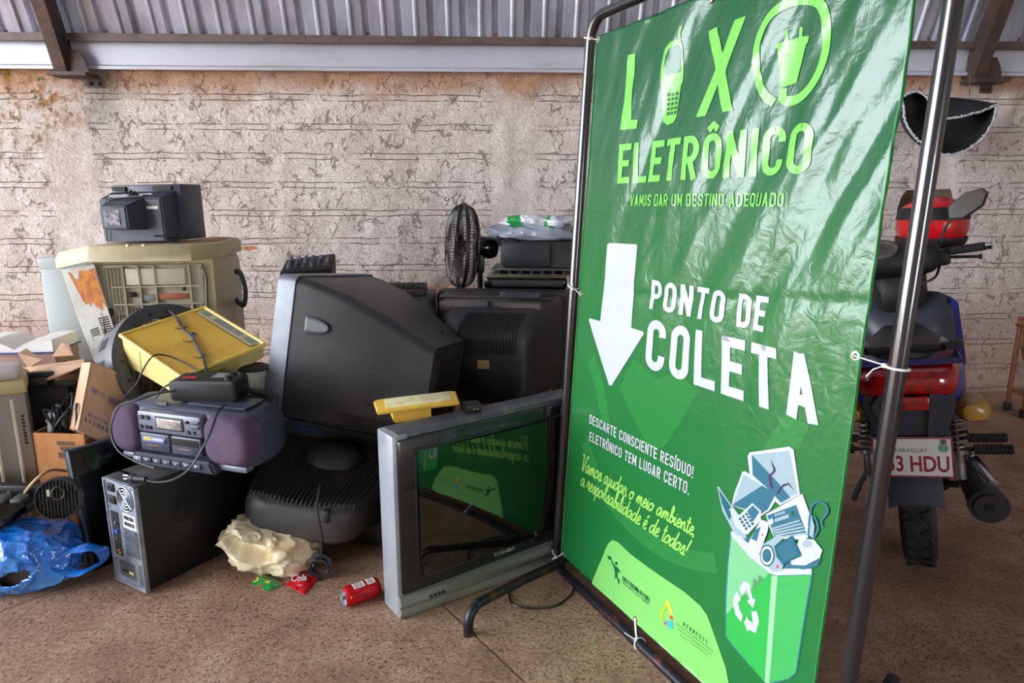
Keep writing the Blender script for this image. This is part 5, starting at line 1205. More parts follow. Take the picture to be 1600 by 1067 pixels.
bm = NB(); box0(bm, (-.052, -.018, .165), (-.002, -.012, .205), .001); lb = obj('rating_label', bm, mat('label_ochre', (196, 170, 116), .5), dh)
bm = NB()
for z in (.172, .180, .188, .196): box0(bm, (-.046, -.0188, z), (-.008, -.0178, z+.003))
obj('label_print', bm, card2, lb)
hs = thing('handset', 'dark grey cordless handset lying on the rear television top', 'handset', dM @ T(.115, .16, .472) @ RZ(4))
bm = NB(); hull(bm, [(-.02, .16, .02, 0, .014, .008), (-.012, .18, .03, 0, .017, .01), (.02, .18, .03, 0, .017, .01), (.03, .16, .02, 0, .014, .008)]); bx(bm, (-.075, .004, .018), (.035, .045, .04), .01); obj('body', bm, mat('handset_slate', (38, 44, 56), .45), hs, 40)
bm = NB(); cyl(bm, (-.02, -.021, .019), (-.02, -.023, .019), .005); obj('button', bm, black2, hs)
# carton the rear television stands on
cm = thing('carton', 'plain brown carton hidden in the shadow under the rear television', 'carton', yaw((P(766, 630, 2.97).x-.02, 3.01, 0), -7))
bm = NB(); box0(bm, (-.12, 0, 0), (.28, .36, .37), .004); obj('carton_body', bm, card2, cm)
# --- printers, trays and bags piled on and behind the rear television
pM = yaw((P(822, 455, 3.12).x, 3.12, .55), -5)
pr0 = thing('printer_stand_box', 'black equipment case standing behind the rear television, under the printers', 'case', yaw((.10, 3.46, 0), -5))
bm = NB(); box0(bm, (-.22, 0, 0), (.24, .36, .786), .01); obj('case', bm, black2, pr0)
z0 = .79
fl = thing('striped_box', 'flat dark box with yellow stripes on its edge, lowest on the pile beside the fan', 'box', yaw((P(810, 460, 3.50).x-.02, 3.50, z0), -6))
bm = NB(); box0(bm, (-.16, -.06, 0), (.20, .26, .036), .004); b_ = obj('box', bm, mat('box_dark_olive', (58, 58, 56), .4, vcol=(96, 92, 84), vscale=8), fl)
bm = NB()
for x in (-.12, .0, .03): prism(bm, [(x, .006), (x+.05, .006), (x+.03, .031), (x-.02, .031)], .002, T(0, -.062, 0))
obj('yellow_stripe', bm, yellow, b_)
p1 = thing('scanner', 'glossy black scanner with a rounded lid on the striped box', 'scanner', yaw((P(825, 440, 3.50).x-.01, 3.50, z0+.037), -4) @ Matrix.Diagonal((1, 1, .8, 1)))
bm = NB(); hull(bm, [(-.06, .40, .06, 0, .045, .02), (-.05, .42, .085, 0, .046, .025), (.24, .42, .085, 0, .046, .02), (.26, .40, .06, 0, .045, .02)]); obj('body', bm, gloss, p1, 40)
bm = NB(); box0(bm, (-.17, -.064, .025), (.19, -.058, .065), .004); obj('front_inset', bm, black2, p1)
bm = NB(); box0(bm, (-.20, -.062, .083), (.20, -.05, .088), .002); obj('trim_line', bm, mat('brass_trim', (150, 140, 90), .35, .5), p1)
p2 = thing('paper_tray', 'greenish grey slotted paper tray between the scanner and the black printer', 'tray', yaw((P(830, 424, 3.50).x, 3.50, z0+.109), -4) @ Matrix.Diagonal((1, 1, .72, 1)))
bm = NB(); box0(bm, (-.20, -.05, 0), (.20, .24, .012), .003); box0(bm, (-.20, -.05, .040), (.20, .24, .052), .003); obj('tray', bm, mat('tray_olive', (78, 84, 76), .45, vcol=(50, 52, 52), vscale=16), p2)
bm = NB()
for k in range(7): box0(bm, (-.17+k*.055, -.045, .01), (-.155+k*.055, .2, .042))
obj('slot_divider', bm, black2, p2)
p3 = thing('black_printer', 'matte black inkjet printer with a round logo, topmost machine of the pile beside the fan', 'printer', yaw((P(835, 415, 3.48).x, 3.48, z0+.148), -4) @ Matrix.Diagonal((1, 1, .9, 1)))
bm = NB(); hull(bm, [(-.03, .36, .13, .02, .07, .03), (-.02, .38, .145, .02, .074, .03), (.22, .38, .145, .02, .074, .03), (.24, .36, .13, .02, .07, .03)]); obj('body', bm, black2, p3, 40)
bm = NB(); box0(bm, (-.16, -.044, .008), (.08, -.02, .14), .008); fp = obj('front_panel', bm, mat('panel_ink_blue', (16, 19, 27), .5), p3)
bm = NB(); tube(bm, [(-.035+.017*cos(a), -.0445, .078+.017*sin(a)) for a in [k*pi/14 for k in range(28)]], .0016, 5, closed=True); lg = obj('logo_ring', bm, mat('logo_slate', (50, 56, 70), .4), fp)
flat_text(fp, 'logo_lettering', 'hp', T(-.045, -.0442, .066) , .020, .022, MATS['logo_slate'], weight=.0, shear=.25)
ub = thing('shopping_bag', 'white plastic shopping bag with green print crumpled on top of the black printer', 'plastic bag', yaw((P(838, 360, 3.54).x, 3.54, z0+.281), -4) @ Matrix.Diagonal((1, 1, .9, 1)))
bagw = mat('white_plastic_film', (214, 214, 220), .3, vcol=(176, 180, 192), vscale=7, spec=.5); bagg = mat('green_bag_print', (24, 150, 70), .35)
bm = NB(); lump(bm, (0, .04, .045), (.20, .10, .052), .30, 1.4, 12, 72, 40, zmin=.002, sq=2.2); obj('lower_fold', bm, mat('clear_plastic_film', (178, 184, 198), .2, trans=.35), ub, 50)
bm = NB(); lump(bm, (.0, .03, .105), (.165, .075, .034), .28, 1.6, 21, 72, 36, sq=2.4)
for f in bm.faces:
    c = f.calc_center_median()
    if (-.14 < c.x+.4*(c.z-.1) < -.07) or (.045 < c.x-.2*(c.z-.1) < .062) or (c.z < .082 and .02 < c.x < .10): f.material_index = 1
obj('upper_fold', bm, [bagw, bagg], ub, 50)
cl_ = thing('cable_tangle', 'black cable tangle draped over the printer top left of the white shopping bag', 'cables', T(*P(790, 378, 3.50)))
bm = NB(); rnd = random.Random(9)
for k in range(5): tube(bm, catmull([(rnd.uniform(-.05, .06), rnd.uniform(0, .08), rnd.uniform(-.02, .03)) for _ in range(6)], 5), .008, 6)
obj('cable_loop', bm, cable, cl_)
# --- desk fan
fc = P(722, 385, 3.62); fM = Matrix.Translation(fc) @ (V((0, 0, 1)).rotation_difference(V((-.955, -.20, .06)))).to_matrix().to_4x4()
fan = thing('pedestal_fan', 'black pedestal fan with a round wire guard turned left, behind the rear television', 'fan', T(P(750, 450, 3.62).x, 3.63, 0)); FI = fan.matrix_world.inverted() @ fM
fr_ = .222
def fz(t, s): return s*(.062*cos(t*pi/2)**.8 if t < 1 else 0)
for s, nm in ((1, 'front_guard'), (-1, 'rear_guard')):
    bm = NB()
    n = 76
    for k in range(n):
        a = 2*pi*k/n; tw = .25*s
        pts = []
        for i in range(9):
            t = .22+.78*i/8; r = fr_*t; aa = a+tw*(t-.22); pts.append((r*cos(aa), r*sin(aa), s*(.006+.074*sqrt(max(0, 1-t**3.6)))))
        tube(bm, pts, .0018, 4)
    for t in (.24, .5, .78): tube(bm, [(fr_*t*cos(q_), fr_*t*sin(q_), s*(.006+.074*sqrt(1-t**3.6))) for q_ in [2*pi*i/40 for i in range(40)]], .0022, 5, closed=True)
    bm.transform(FI); g_ = obj(nm, bm, blackp, fan, 60)
    if s > 0:
        bm = NB(); lathe(bm, [(0, .088), (.03, .087), (.042, .080), (.045, .074), (0, .07)], 32); bm.transform(FI); obj('centre_badge', bm, black2, g_)
bm = NB(); lathe(bm, [(fr_-.002, -.011), (fr_+.004, -.010), (fr_+.006, 0), (fr_+.004, .010), (fr_-.002, .011), (fr_-.003, 0), (fr_-.002, -.011)], 64); bm.transform(FI); obj('guard_rim', bm, blackp, fan, 60)
for k in range(4):
    bm = NB(); secs = []
    for i in range(8):
        r = .03+.14*i/7; w_ = .35+.35*i/7
        secs.append([V((r*cos(w_*u), r*sin(w_*u), -.018*u+.01+dz)) for u, dz in ((-1, 0), (-.3, 0), (.4, 0), (1, 0), (.4, .003), (-.3, .003))])
    loft(bm, secs); bm.transform(FI @ RZ(90*k)); obj('blade', bm, mat('blade_black', (16, 16, 18), .3) if k == 0 else MATS['blade_black'], fan, 40)
bm = NB(); lathe(bm, [(0, .03), (.03, .028), (.034, 0), (.03, -.03), (0, -.03)], 24); bm.transform(FI); obj('hub', bm, black2, fan, 50)
bm = NB(); lathe(bm, [(0, -.06), (.052, -.07), (.060, -.09), (.058, -.16), (.046, -.185), (.02, -.193), (0, -.194)], 32); bm.transform(FI); obj('motor_housing', bm, gloss, fan, 50)
bm = NB(); cyl(bm, (0, .0, .04), (0, .0, .93), .014, seg=16); cyl(bm, (0, 0, .55), (0, 0, .75), .02, seg=16); bx(bm, (.0, -.005, .955), (.05, .06, .12), .015); obj('pole', bm, blackp, fan)
bm = NB(); lathe(bm, [(0, .001), (.055, .001), (.06, .012), (.058, .03), (.05, .05), (.025, .06), (0, .06)], 36, T(0, 0, 0)); obj('base', bm, blackp, fan, 50)
# --- audio mixer on a black case, behind the big television
mzx = P(479, 432, 3.68)
sp = thing('black_speaker_cabinet', 'black speaker cabinet behind the big television, under the audio mixer', 'speaker', yaw((mzx.x-.0, 3.70, 0), 8) @ Matrix.Diagonal((1.1, .7, .945, 1)))
bm = NB(); box0(bm, (-.10, 0, 0), (.13, .30, .885), .01); box0(bm, (-.105, -.005, .82), (.135, .02, .89), .008); obj('cabinet', bm, black2, sp)
bm = NB(); cyl(bm, (-.125, .05, .82), (-.10, .05, .82), .028, seg=20); obj('jack_knob', bm, black2, sp)
mx = thing('audio_mixer', 'small black audio mixer with knobs and a white triangle mark, behind the big television', 'mixer', yaw((mzx.x, 3.66, .845), 8, Matrix.Scale(1.1, 4)))
bm = NB(); hexa(bm, [(-.12, 0, .045), (.125, 0, .062), (.125, .20, .12), (-.12, .20, .09)], [V((0, 0, -.045)), V((0, 0, -.055)), V((0, 0, -.12)), V((0, 0, -.09))], .004); mb = obj('body', bm, black2, mx)
bm = NB(); prism(bm, [(-.055, .012), (-.018, .014), (-.037, .042)], .001, T(0, -.0012, 0)); mt = obj('triangle_mark', bm, mat('mark_white', (196, 198, 204), .5), mb)
bm = NB(); prism(bm, [(-.044, .017), (-.030, .018), (-.037, .030)], .001, T(0, -.0018, 0)); obj('triangle_core', bm, black2, mt)
for i in range(6):
    for j in range(3):
        x, y = -.085+i*.036, .05+j*.05; z = .045+.07*(x+.12)*.5+.27*y
        bm = NB(); cyl(bm, (x, y, z), (x, y, z+.026), .010, .007, seg=10); obj('knob', bm, bluegrey if (i+j) % 3 else greyp, mx)
for z in (.018, .036):
    bm = NB(); cyl(bm, (.03, -.002, z), (.03, .002, z), .005); obj('led', bm, greyp, mb)
# --- odds and ends between the televisions
d1 = thing('dvd_player', 'grey disc player standing tilted behind the big television, nearest the cardboard', 'disc player', yaw(P(640, 530, 3.3), 5))
d1.location.z = .0
bm = NB(); box0(bm, (-.13, 0, 0), (.13, .25, .82), .008); obj('case', bm, mat('case_charcoal', (40, 41, 45), .45), d1)
bm = NB(); box0(bm, (-.02, -.003, .70), (.07, .003, .77), .004); obj('pale_panel', bm, mat('panel_grey', (150, 152, 158), .4), d1)
kb_ = thing('keyboard', 'dark keyboard lying across the disc player behind the big television', 'keyboard', yaw((P(618, 466, 3.28).x, 3.30, .826), 6, RX(0)))
bm = NB(); hull(bm, [(-.05, .28, .02, 0, .012, .006), (0, .30, .03, 0, .017, .008), (.12, .30, .04, 0, .022, .008), (.14, .28, .03, 0, .02, .006)]); obj('body', bm, dusty, kb_, 40)
bm = NB()
for i in range(12):
    for j in range(3): bx(bm, (-.13+i*.0235, .0+j*.036, .036+j*.004), (.018, .028, .010), .003)
tag(obj('key_field', bm, black2, kb_), 'rows of black keys')
cb2 = thing('torn_carton', 'open brown carton between the big and the rear television, by the wall', 'carton', yaw((P(683, 520, 3.8).x, 3.82, 0), -4))
bm = NB(); 
for lo, hi in (((-.16, 0, 0), (.16, .006, .74)), ((-.16, .28, 0), (.16, .286, .76)), ((-.16, 0, 0), (-.154, .286, .75)), ((.154, 0, 0), (.16, .286, .75)), ((-.16, 0, 0), (.16, .286, .006))): box0(bm, lo, hi)
obj('carton_body', bm, card, cb2)
bm = NB(); hexa(bm, [(-.155, .003, .74), (-.06, .003, .74), (-.075, -.02, .80), (-.15, -.015, .82)], (0, .004, .0)); obj('flap', bm, card, cb2)
bm = NB(); hexa(bm, [(.05, .003, .74), (.155, .003, .74), (.14, .02, .83), (.07, .025, .80)], (0, .004, .0)); obj('flap', bm, card, cb2)
bm = NB(); box0(bm, (-.13, -.002, .58), (-.05, .002, .66)); obj('paper_label', bm, paper, cb2)
lt = thing('white_bottle', 'crumpled white plastic bottle in the gap between the big and the rear television', 'bottle', yaw((P(696, 610, 3.10).x, 3.12, .002), 20) @ Matrix.Diagonal((.9, .9, .72, 1)))
bm = NB(); lathe(bm, [(0, 0), (.045, .0), (.05, .02), (.045, .30), (.03, .39), (.03, .44), (.034, .46), (.014, .52), (.014, .55), (0, .55)], 20); obj('body', bm, mat('translucent_bottle', (196, 200, 206), .2, trans=.3), lt, 50)
bm = NB(); lathe(bm, [(.016, .545), (.017, .575), (0, .578)], 16); obj('cap', bm, chrome, lt)
bm = NB(); tube(bm, catmull([P(690, 515, 2.74), P(697, 545, 2.76), P(696, 570, 2.78), P(705, 600, 2.76), P(716, 628, 2.76)], 6), .004, 6); tag(obj('thin_cable', bm, cable), 'thin black cable hanging between the big and the rear television', 'cable')

# ------------------------------------------------------------------ the heap: left end
# --- washing machine with small television on top
wM = yaw((P(160, 560, 2.92).x, 2.92, -.045), 9) @ Matrix.Diagonal((.79, 1.09, 1.09, 1)); wx = .62
wm = thing('washing_machine', 'old cream washing machine with bare lattice back and rusty side panel under small television', 'washing machine', wM)
zt = 1.02
bm = NB(); zc_ = (.043+zt-.03)/2; hull(bm, [(.02, wx, zt-.073, wx/2, zc_, .02), (.45, wx+.02, zt-.073, wx/2, zc_, .06), (.50, wx-.04, zt-.09, wx/2, zc_, .06)]); obj('cabinet', bm, beige, wm, 50)
bm = NB(); loft(bm, [[V((x, y, z)) for x, y in (lambda o: [(-.16, .30), (-.19, .03), (-.0, -.045), (.03, -.055), (wx-.08, -.055), (wx+.005, .02), (wx+.03, .12), (wx+.03, .44), (wx-.08, .52), (-.02, .52)])(0)] for z in (zt-.038, zt-.002)]+[[V((x*.97+.01, y*.95+.012, zt+.022)) for x, y in [(-.16, .30), (-.19, .03), (0, -.045), (.03, -.055), (wx-.08, -.055), (wx+.005, .02), (wx+.03, .12), (wx+.03, .44), (wx-.08, .52), (-.02, .52)]]])
for v in bm.verts:
    if v.co.x < -.02: v.co.z += .16*v.co.x
tp_ = obj('lid', bm, mat('lid_cream_yellow', (176, 160, 120), .5, vcol=(184, 172, 146), vscale=3, vlo=.45, vhi=.6), wm, 40)
bm = NB(); hexa(bm, [(wx-.18, .10, zt+.0235), (wx-.02, .12, zt+.0235), (wx-.02, .42, zt+.0235), (wx-.16, .50, zt+.0235)], (0, 0, .002), .001); obj('dust_patch', bm, mat('brown_dust', (172, 132, 100), .8), tp_)
for x in (.22, .30):
    bm = NB(); lathe(bm, [(0, .012), (.012, .010), (.015, .002), (.015, 0)], 14, T(x, -.03, zt+.018)); obj('lid_stud', bm, cream, tp_)
# lattice back: plate, ribs, grid, openings
lat = mat('lattice_plastic', (168, 160, 138), .5, vcol=(150, 138, 112), vscale=6)
bm = NB(); box0(bm, (.015, .0, .045), (wx-.05, .02, zt-.055), .004); lp_ = obj('lattice_back', bm, lat, wm)
bm = NB()
for i in range(31):
    x = .03+i*.0172; box0(bm, (x, -.008, .12), (x+.003, .002, .80 if i > 7 else zt-.065))
for j in range(26):
    z = .14+j*.0262; box0(bm, (.02, -.007, z), (wx-.06, .002, z+.003))
obj('grid_ribs', bm, lat, lp_)
bm = NB()
for x in (.16, .24, .32, .50): box0(bm, (x, -.014, .12), (x+.008, .002, zt-.06))
for z in (.805, .875): box0(bm, (.10, -.014, z), (wx-.06, .002, z+.006))
obj('stiffener', bm, lat, lp_)
bm = NB(); box0(bm, (.17, -.010, .885), (wx-.14, .0, .95), .003); obj('plain_panel', bm, mat('panel_putty', (184, 176, 154), .5), lp_)
bm = NB(); box0(bm, (.332, -.011, .825), (.49, .0, .848), .003); obj('rusty_slot', bm, mat('rust_strip', (150, 84, 52), .8), lp_)
bm = NB(); box0(bm, (.25, -.010, .82), (.315, .0, .845), .002); obj('grey_slot', bm, mat('slot_grey', (120, 124, 122), .6), lp_)
for x, z, s in ((.20, .848, (.045, .006, .02)), (.47, .868, (.02, .006, .018)), (.08, .78, (.02, .006, .03)), (.45, .715, (.025, .006, .03)), (.34, .72, (.09, .006, .016)), (.27, .70, (.015, .006, .012))):
    bm = NB(); bx(bm, (x, -.011, z), s, .003); obj('opening', bm, dark, lp_)
bm = NB()
for i in range(4):
    for j in range(4): bx(bm, (.395+i*.018, -.0115, .64+j*.02), (.011, .006, .013), .001)
obj('square_holes', bm, dark, lp_)
bm = NB(); tube(bm, [(.12+.035*cos(k*pi/14), -.012, .70+.035*sin(k*pi/14)) for k in range(28)], .003, 6, closed=True); tube(bm, [(.12+.018*cos(k*pi/14), -.012, .70+.018*sin(k*pi/14)) for k in range(28)], .003, 6, closed=True); obj('round_boss', bm, lat, lp_)
bm = NB(); tube(bm, catmull([(wx-.05, -.015, zt-.065), (wx-.03, -.015, zt-.10), (wx-.035, -.012, zt-.18), (wx-.045, -.01, .70)], 6), .008, 8); obj('side_cable', bm, mat('cable_grey', (96, 96, 84), .5), wm)
# slanting side panel with scraped paint and louvres
sp_ = Matrix.Identity(4)
A, B_, C_, D_ = V((-.165, .03, zt-.07)), V((.03, -.018, zt-.05)), V((.24, -.018, .045)), V((.08, .03, .045))
ex = (B_-A).normalized(); 
bm = NB(); hexa(bm, [A, B_, C_, D_], V((.003, .012, 0)), .001); spn = obj('side_panel', bm, mat('side_panel_white', (168, 166, 160), .45, vcol=(150, 140, 122), vscale=6), wm)
nrm = (B_-A).cross(D_-A).normalized()
if (wM.to_3x3() @ nrm).y > 0: nrm = -nrm
dvn = (D_-A).normalized()
def side(u, v, d=.0): return A+(B_-A)*u+dvn*v+nrm*(d+.0012)   # u along the top edge, v metres down
bm = NB(); rnd = random.Random(11); up_ = [side(.16+.80*k/12, .012+rnd.uniform(0, .012)+ (.03 if k in (2, 3, 4) else 0), .0012) for k in range(13)]; dn_ = [side(.97-.62*k/12, .165+rnd.uniform(-.02, .02), .0012) for k in range(13)]
vs = [bm.verts.new(p) for p in up_+dn_]; f = bm.faces.new(vs); bmesh.ops.triangulate(bm, faces=[f]); obj('rust_patch', bm, mat('orange_rust', (176, 108, 36), .8, vcol=(138, 76, 28), vscale=26), spn)
for u0, u1, v0, v1, n in ((.22, .50, .25, .30, 6), (.58, .90, .21, .285, 8), (.55, .92, .35, .55, 15), (.30, .50, .56, .64, 6)):
    for k in range(n):
        vv = v0+(v1-v0)*k/n; h_ = (v1-v0)/n*.62
        bm = NB(); hexa(bm, [side(u0, vv+.012*(1-u0)), side(u1, vv), side(u1, vv+h_), side(u0, vv+h_+.012*(1-u0))], nrm*.0016); obj('louvre', bm, dark, spn)
bm = NB(); tube(bm, [side(.15, .335, .0), side(.98, .315, .0)], .003, 6); obj('panel_crease', bm, MATS['side_panel_white'], spn)
bm = NB(); hexa(bm, [A+V((-.035, .05, 0)), A, D_, D_+V((-.035, .05, 0))], (.01, .02, 0)); obj('corner_strip', bm, cream, wm)
bm = NB(); tube(bm, catmull([(wx+.03, .30, .90), (wx+.07, .27, .89), (wx+.095, .24, .82), (wx+.08, .25, .76), (wx+.04, .30, .755), (wx-.0, .34, .77)], 6), .013, 10); obj('drain_hose', bm, mat('hose_grey', (70, 72, 74), .5), wm)
# white slab behind it
ws = thing('white_appliance_door', 'tall white appliance door standing upright behind the washing machine left side', 'door panel', yaw((P(80, 545, 3.2).x, 3.2, 0), 12) @ Matrix.Diagonal((1, 1, .96, 1)))
bm = NB(); box0(bm, (0, 0, 0), (.20, .06, 1.05), .008); obj('door_panel', bm, mat('cool_white', (176, 184, 184), .4), ws)
bm = NB(); box0(bm, (-.004, -.004, 1.0), (.204, .064, 1.055), .006); obj('end_cap', bm, MATS['cool_white'], ws)
# small television on the washing machine, its back to the camera
sM = yaw((P(212, 385, 3.0).x, 3.0, (zt+.0245)*1.09-.039), -4) @ RY(-1.2) @ Matrix.Scale(.93, 4)
stv = thing('small_television', 'small dark blue-grey television with its back to the camera on top of the washing machine', 'television', sM)
sh = mat('slate_blue_plastic', (48, 52, 66), .4, vcol=(58, 60, 70), vscale=6)
bm = NB(); box0(bm, (-.175, .14, .0), (.175, .33, .265), .008); obj('front_shell', bm, sh, stv)
bm = NB(); hexa(bm, [(-.17, .03, .20), (.13, .03, .20), (.15, .15, .235), (-.18, .15, .235)], [V((0, 0, -.20))]*4, .006); rb = obj('rear_shell', bm, sh, stv)
bm = NB(); hexa(bm, [(-.105, -.07, .165), (.02, -.07, .165), (.055, .04, .205), (-.115, .04, .205)], [V((0, .0, -.10)), V((0, .0, -.10)), V((.0, 0, -.15)), V((0, 0, -.15))], .006); nb2 = obj('tube_bulge', bm, sh, rb)
bm = NB(); box0(bm, (-.085, -.073, .082), (-.012, -.068, .148)); obj('worn_label', bm, mat('worn_label', (150, 140, 146), .6, vcol=(86, 80, 96), vscale=40, vlo=.48, vhi=.52), nb2)
bm = NB(); box0(bm, (.06, .027, .150), (.115, .032, .163)); obj('paper_strip', bm, paper, rb)
bm = NB(); box0(bm, (-.165, .0275, .07), (-.145, .032, .15)); box0(bm, (.08, .0275, .02), (.13, .032, .03)); obj('socket_recess', bm, dark, rb)
slotb = mat('slot_brown', (36, 24, 22), .7)
for x0_, x1_ in ((-.165, -.10), (.04, .13)):
    bm = NB(); box0(bm, (x0_, .13, .238), (x1_, .142, .258)); obj('grip_slot', bm, slotb, stv)
bm = NB(); tube(bm, [(-.11, .02, .213), (.10, .02, .218)], .006, 8); tube(bm, [(-.11, .01, .205), (.06, .012, .212)], .004, 8); obj('aerial', bm, chrome, stv)
bm = NB(); rnd = random.Random(6)
for k in range(3): tube(bm, catmull([(rnd.uniform(-.03, .05), .0+rnd.uniform(-.015, .02), .205+rnd.uniform(0, .035)) for _ in range(6)], 5), .003, 5)
tube(bm, catmull([(-.10, .0, .215), (-.135, .0, .15), (-.14, .015, .09), (-.15, .02, .0)], 6), .0025, 5); obj('aerial_wire', bm, cable, stv)
# --- tub ring leaning behind the yellow housing
rc_ = P(266, 566, 2.69); rMx = Matrix.Translation(rc_) @ (V((0, 0, 1)).rotation_difference(V((.70, -.50, .36)))).to_matrix().to_4x4()
tr = thing('tub_ring', 'dark grey plastic tub ring leaning between the washing machine and the yellow housing', 'plastic ring', rMx)
ringm = mat('ring_grey', (70, 70, 78), .4, vcol=(52, 52, 58), vscale=6)
bm = NB(); lathe(bm, [(.225, -.13), (.235, -.13), (.238, 0), (.235, .045), (.215, .05), (.185, .048), (.18, .044), (.21, .040), (.222, .03), (.225, -.13)], 64); rr_ = obj('ring', bm, ringm, tr, 40)
for k in range(16):
    a = 2*pi*k/16; bm = NB(); bx(bm, (.236, 0, -.05), (.004, .045, .07), .002, RZ(22.5*k)); obj('side_slot', bm, dark, rr_)
    bm = NB(); cyl(bm, (.2*cos(a), .2*sin(a), .048), (.2*cos(a), .2*sin(a), .053), .006, seg=10); obj('screw_boss', bm, black2, rr_)
# --- yellow housing
ya, yb, yc, yd = P(188, 524, 2.52), P(320, 481, 2.80), P(397, 540, 2.62), P(284, 590, 2.34)
yc = yb+yd-ya+V((.0, 0, -.01))
yn = (yb-ya).cross(yd-ya).normalized()
if yn.z > 0: yn = -yn
yh = thing('yellow_housing', 'yellow plastic appliance housing with a grey control strip, tipped over behind the boombox', 'appliance housing', T(*((ya+yc)/2)))
YI = yh.matrix_world.inverted()
def yobj(name, bm, m, par=None, s=35): bm.transform(YI); return obj(name, bm, m, par or yh, s)
dn = yn*.17
bm = NB(); hexa(bm, [ya, yb, yc, yd], [dn*.80, dn*.5, dn*.32, dn*.62], .010); yt = yobj('shell', bm, yellowl)
def ys(u, v, d=0.): return ya+(yb-ya)*u+(yd-ya)*v-yn*d
bm = NB(); hexa(bm, [ys(.02, .02, .002), ys(.84, .02, .002), ys(.84, .98, .002), ys(.02, .98, .002)], -yn*.001, .0); yobj('top_face', bm, yellow, yt)
for a, b in (((0, 0), (0, 1)), ((0, 0), (1, 0)), ((0, 1), (1, 1)), ((1, 0), (1, 1))):
    bm = NB(); tube(bm, [ys(*a, .001), ys(*b, .001)], .008, 8); yobj('rounded_edge', bm, mat('yellow_edge', (222, 190, 88), .4) if 'yellow_edge' not in MATS else MATS['yellow_edge'], yt)
bm = NB(); hexa(bm, [ys(.86, .06, .002), ys(.975, .06, .002), ys(.975, .94, .002), ys(.86, .94, .002)], -yn*.0015); cst = yobj('control_strip', bm, mat('strip_grey', (170, 162, 130), .5), yt)
for k, (v0, v1) in enumerate(((.08, .2), (.28, .36), (.37, .45), (.47, .58), (.6, .72), (.78, .92))):
    bm = NB(); hexa(bm, [ys(.885, v0, .0036), ys(.955, v0, .0036), ys(.955, v1, .0036), ys(.885, v1, .0036)], -yn*.0012); yobj('printed_block', bm, mat('print_grey', (128, 128, 118), .5) if k == 0 else MATS['print_grey'], cst)
bm = NB(); c = ys(.55, .42, .003); t = NB(); cyl(t, c, c-yn*.005, .012, seg=18); merge(bm, t); sk = yobj('screw_seat', bm, greyp, yt)
bm = NB(); cyl(bm, c-yn*.005, c-yn*.006, .006, seg=12); yobj('screw', bm, dark, sk)
for u in (.25, .45, .62):
    bm = NB(); p = ys(u, 1.0)+yn*.03; bx(bm, p, (.02, .012, .02), .003); yobj('side_clip', bm, yellow, yt)
bm = NB(); tube(bm, [ys(0, .36)+yn*.005+(ya-yb).normalized()*.009, ys(0, .36)+yn*.10+(ya-yb).normalized()*.009], .0015, 4); yobj('side_seam', bm, mat('seam_dark', (150, 130, 70), .6), yt)
w1 = [(262, 484), (275, 497), (284, 514), (300, 530), (310, 548), (318, 565), (322, 585)]
ypl = lambda px, py, d=.006: (lambda dr: V((0, 0, CH))+dr*((ya-yn*d-V((0, 0, CH))).dot(yn)/dr.dot(yn)))(ray(px, py))
bm = NB()
for o in (0, 1.6): tube(bm, catmull([ypl(x+o, y, .006+.003*o) for x, y in w1], 6), .0035, 6)
for k, (x, y) in enumerate(((276, 500), (288, 520), (304, 545))):
    tube(bm, catmull([ypl(x, y), ypl(x+10, y+4, .014), ypl(x+16, y+10, .012), ypl(x+8, y+14, .010), ypl(x-2, y+12, .006)], 5), .002, 5)
tag(obj('twisted_cord', bm, cable), 'twisted black cord lying across the yellow housing', 'cord')
bm = NB(); tube(bm, catmull([ypl(310, 582, .005), ypl(290, 568, .012), ypl(262, 556, .02), ypl(240, 556, .03), P(225, 575, 2.36), P(213, 600, 2.33), P(195, 620, 2.30), P(189, 628, 2.285)], 6), .003, 6)
tag(obj('loose_wire', bm, cable), 'loose black wire arching over the yellow housing down to the boombox left end', 'wire')
# --- pale deck with a black puck right of the yellow housing
wb = P(335, 578, 2.56); wd = thing('pale_disc_player', 'pale grey disc player between the yellow housing and the big television', 'disc player', frame((wb.x, wb.y, .0), (.93, -.36, 0)))
pzt = P(337, 578, 2.56).z
bm = NB(); box0(bm, (0, 0, pzt-.085), (.165, .13, pzt), .004); c_ = obj('case', bm, mat('pale_metal', (190, 186, 176), .4, vcol=(150, 144, 132), vscale=6), wd)
bm = NB(); box0(bm, (.01, .01, 0), (.155, .12, pzt-.086), .004); obj('lower_case', bm, mat('under_case', (70, 68, 70), .5), wd)
bm = NB(); cyl(bm, (.12, -.001, pzt-.03), (.12, -.005, pzt-.03), .010, seg=16); cyl(bm, (.12, -.004, pzt-.03), (.12, -.007, pzt-.03), .004, seg=10); obj('screw', bm, galv, c_)
pk = thing('black_puck', 'flat black rubber disc on the pale disc player against the big television', 'disc', wd.matrix_world @ T(.135, .066, pzt+.001))
bm = NB(); lathe(bm, [(0, 0), (.06, 0), (.062, .008), (.045, .016), (0, .018)], 32); obj('disc', bm, black2, pk, 50)
# --- cartons
def open_box(name, label, M, w2, d2, h2, m, flaps=(), t=.005, z0=0., kids=None):
    r = thing(name, label, 'carton', M)
    bm = NB()
    for lo, hi in (((0, 0, z0), (w2, t, h2)), ((0, d2-t, z0), (w2, d2, h2)), ((0, 0, z0), (t, d2, h2)), ((w2-t, 0, z0), (w2, d2, h2)), ((0, 0, z0), (w2, d2, z0+t))): box0(bm, lo, hi)
    o = obj('carton_body', bm, m, r)
    for q in flaps:
        bm = NB(); n = (V(q[1])-V(q[0])).cross(V(q[2])-V(q[0])).normalized(); hexa(bm, q, n*.005); obj('flap', bm, m, r)
    return r, o
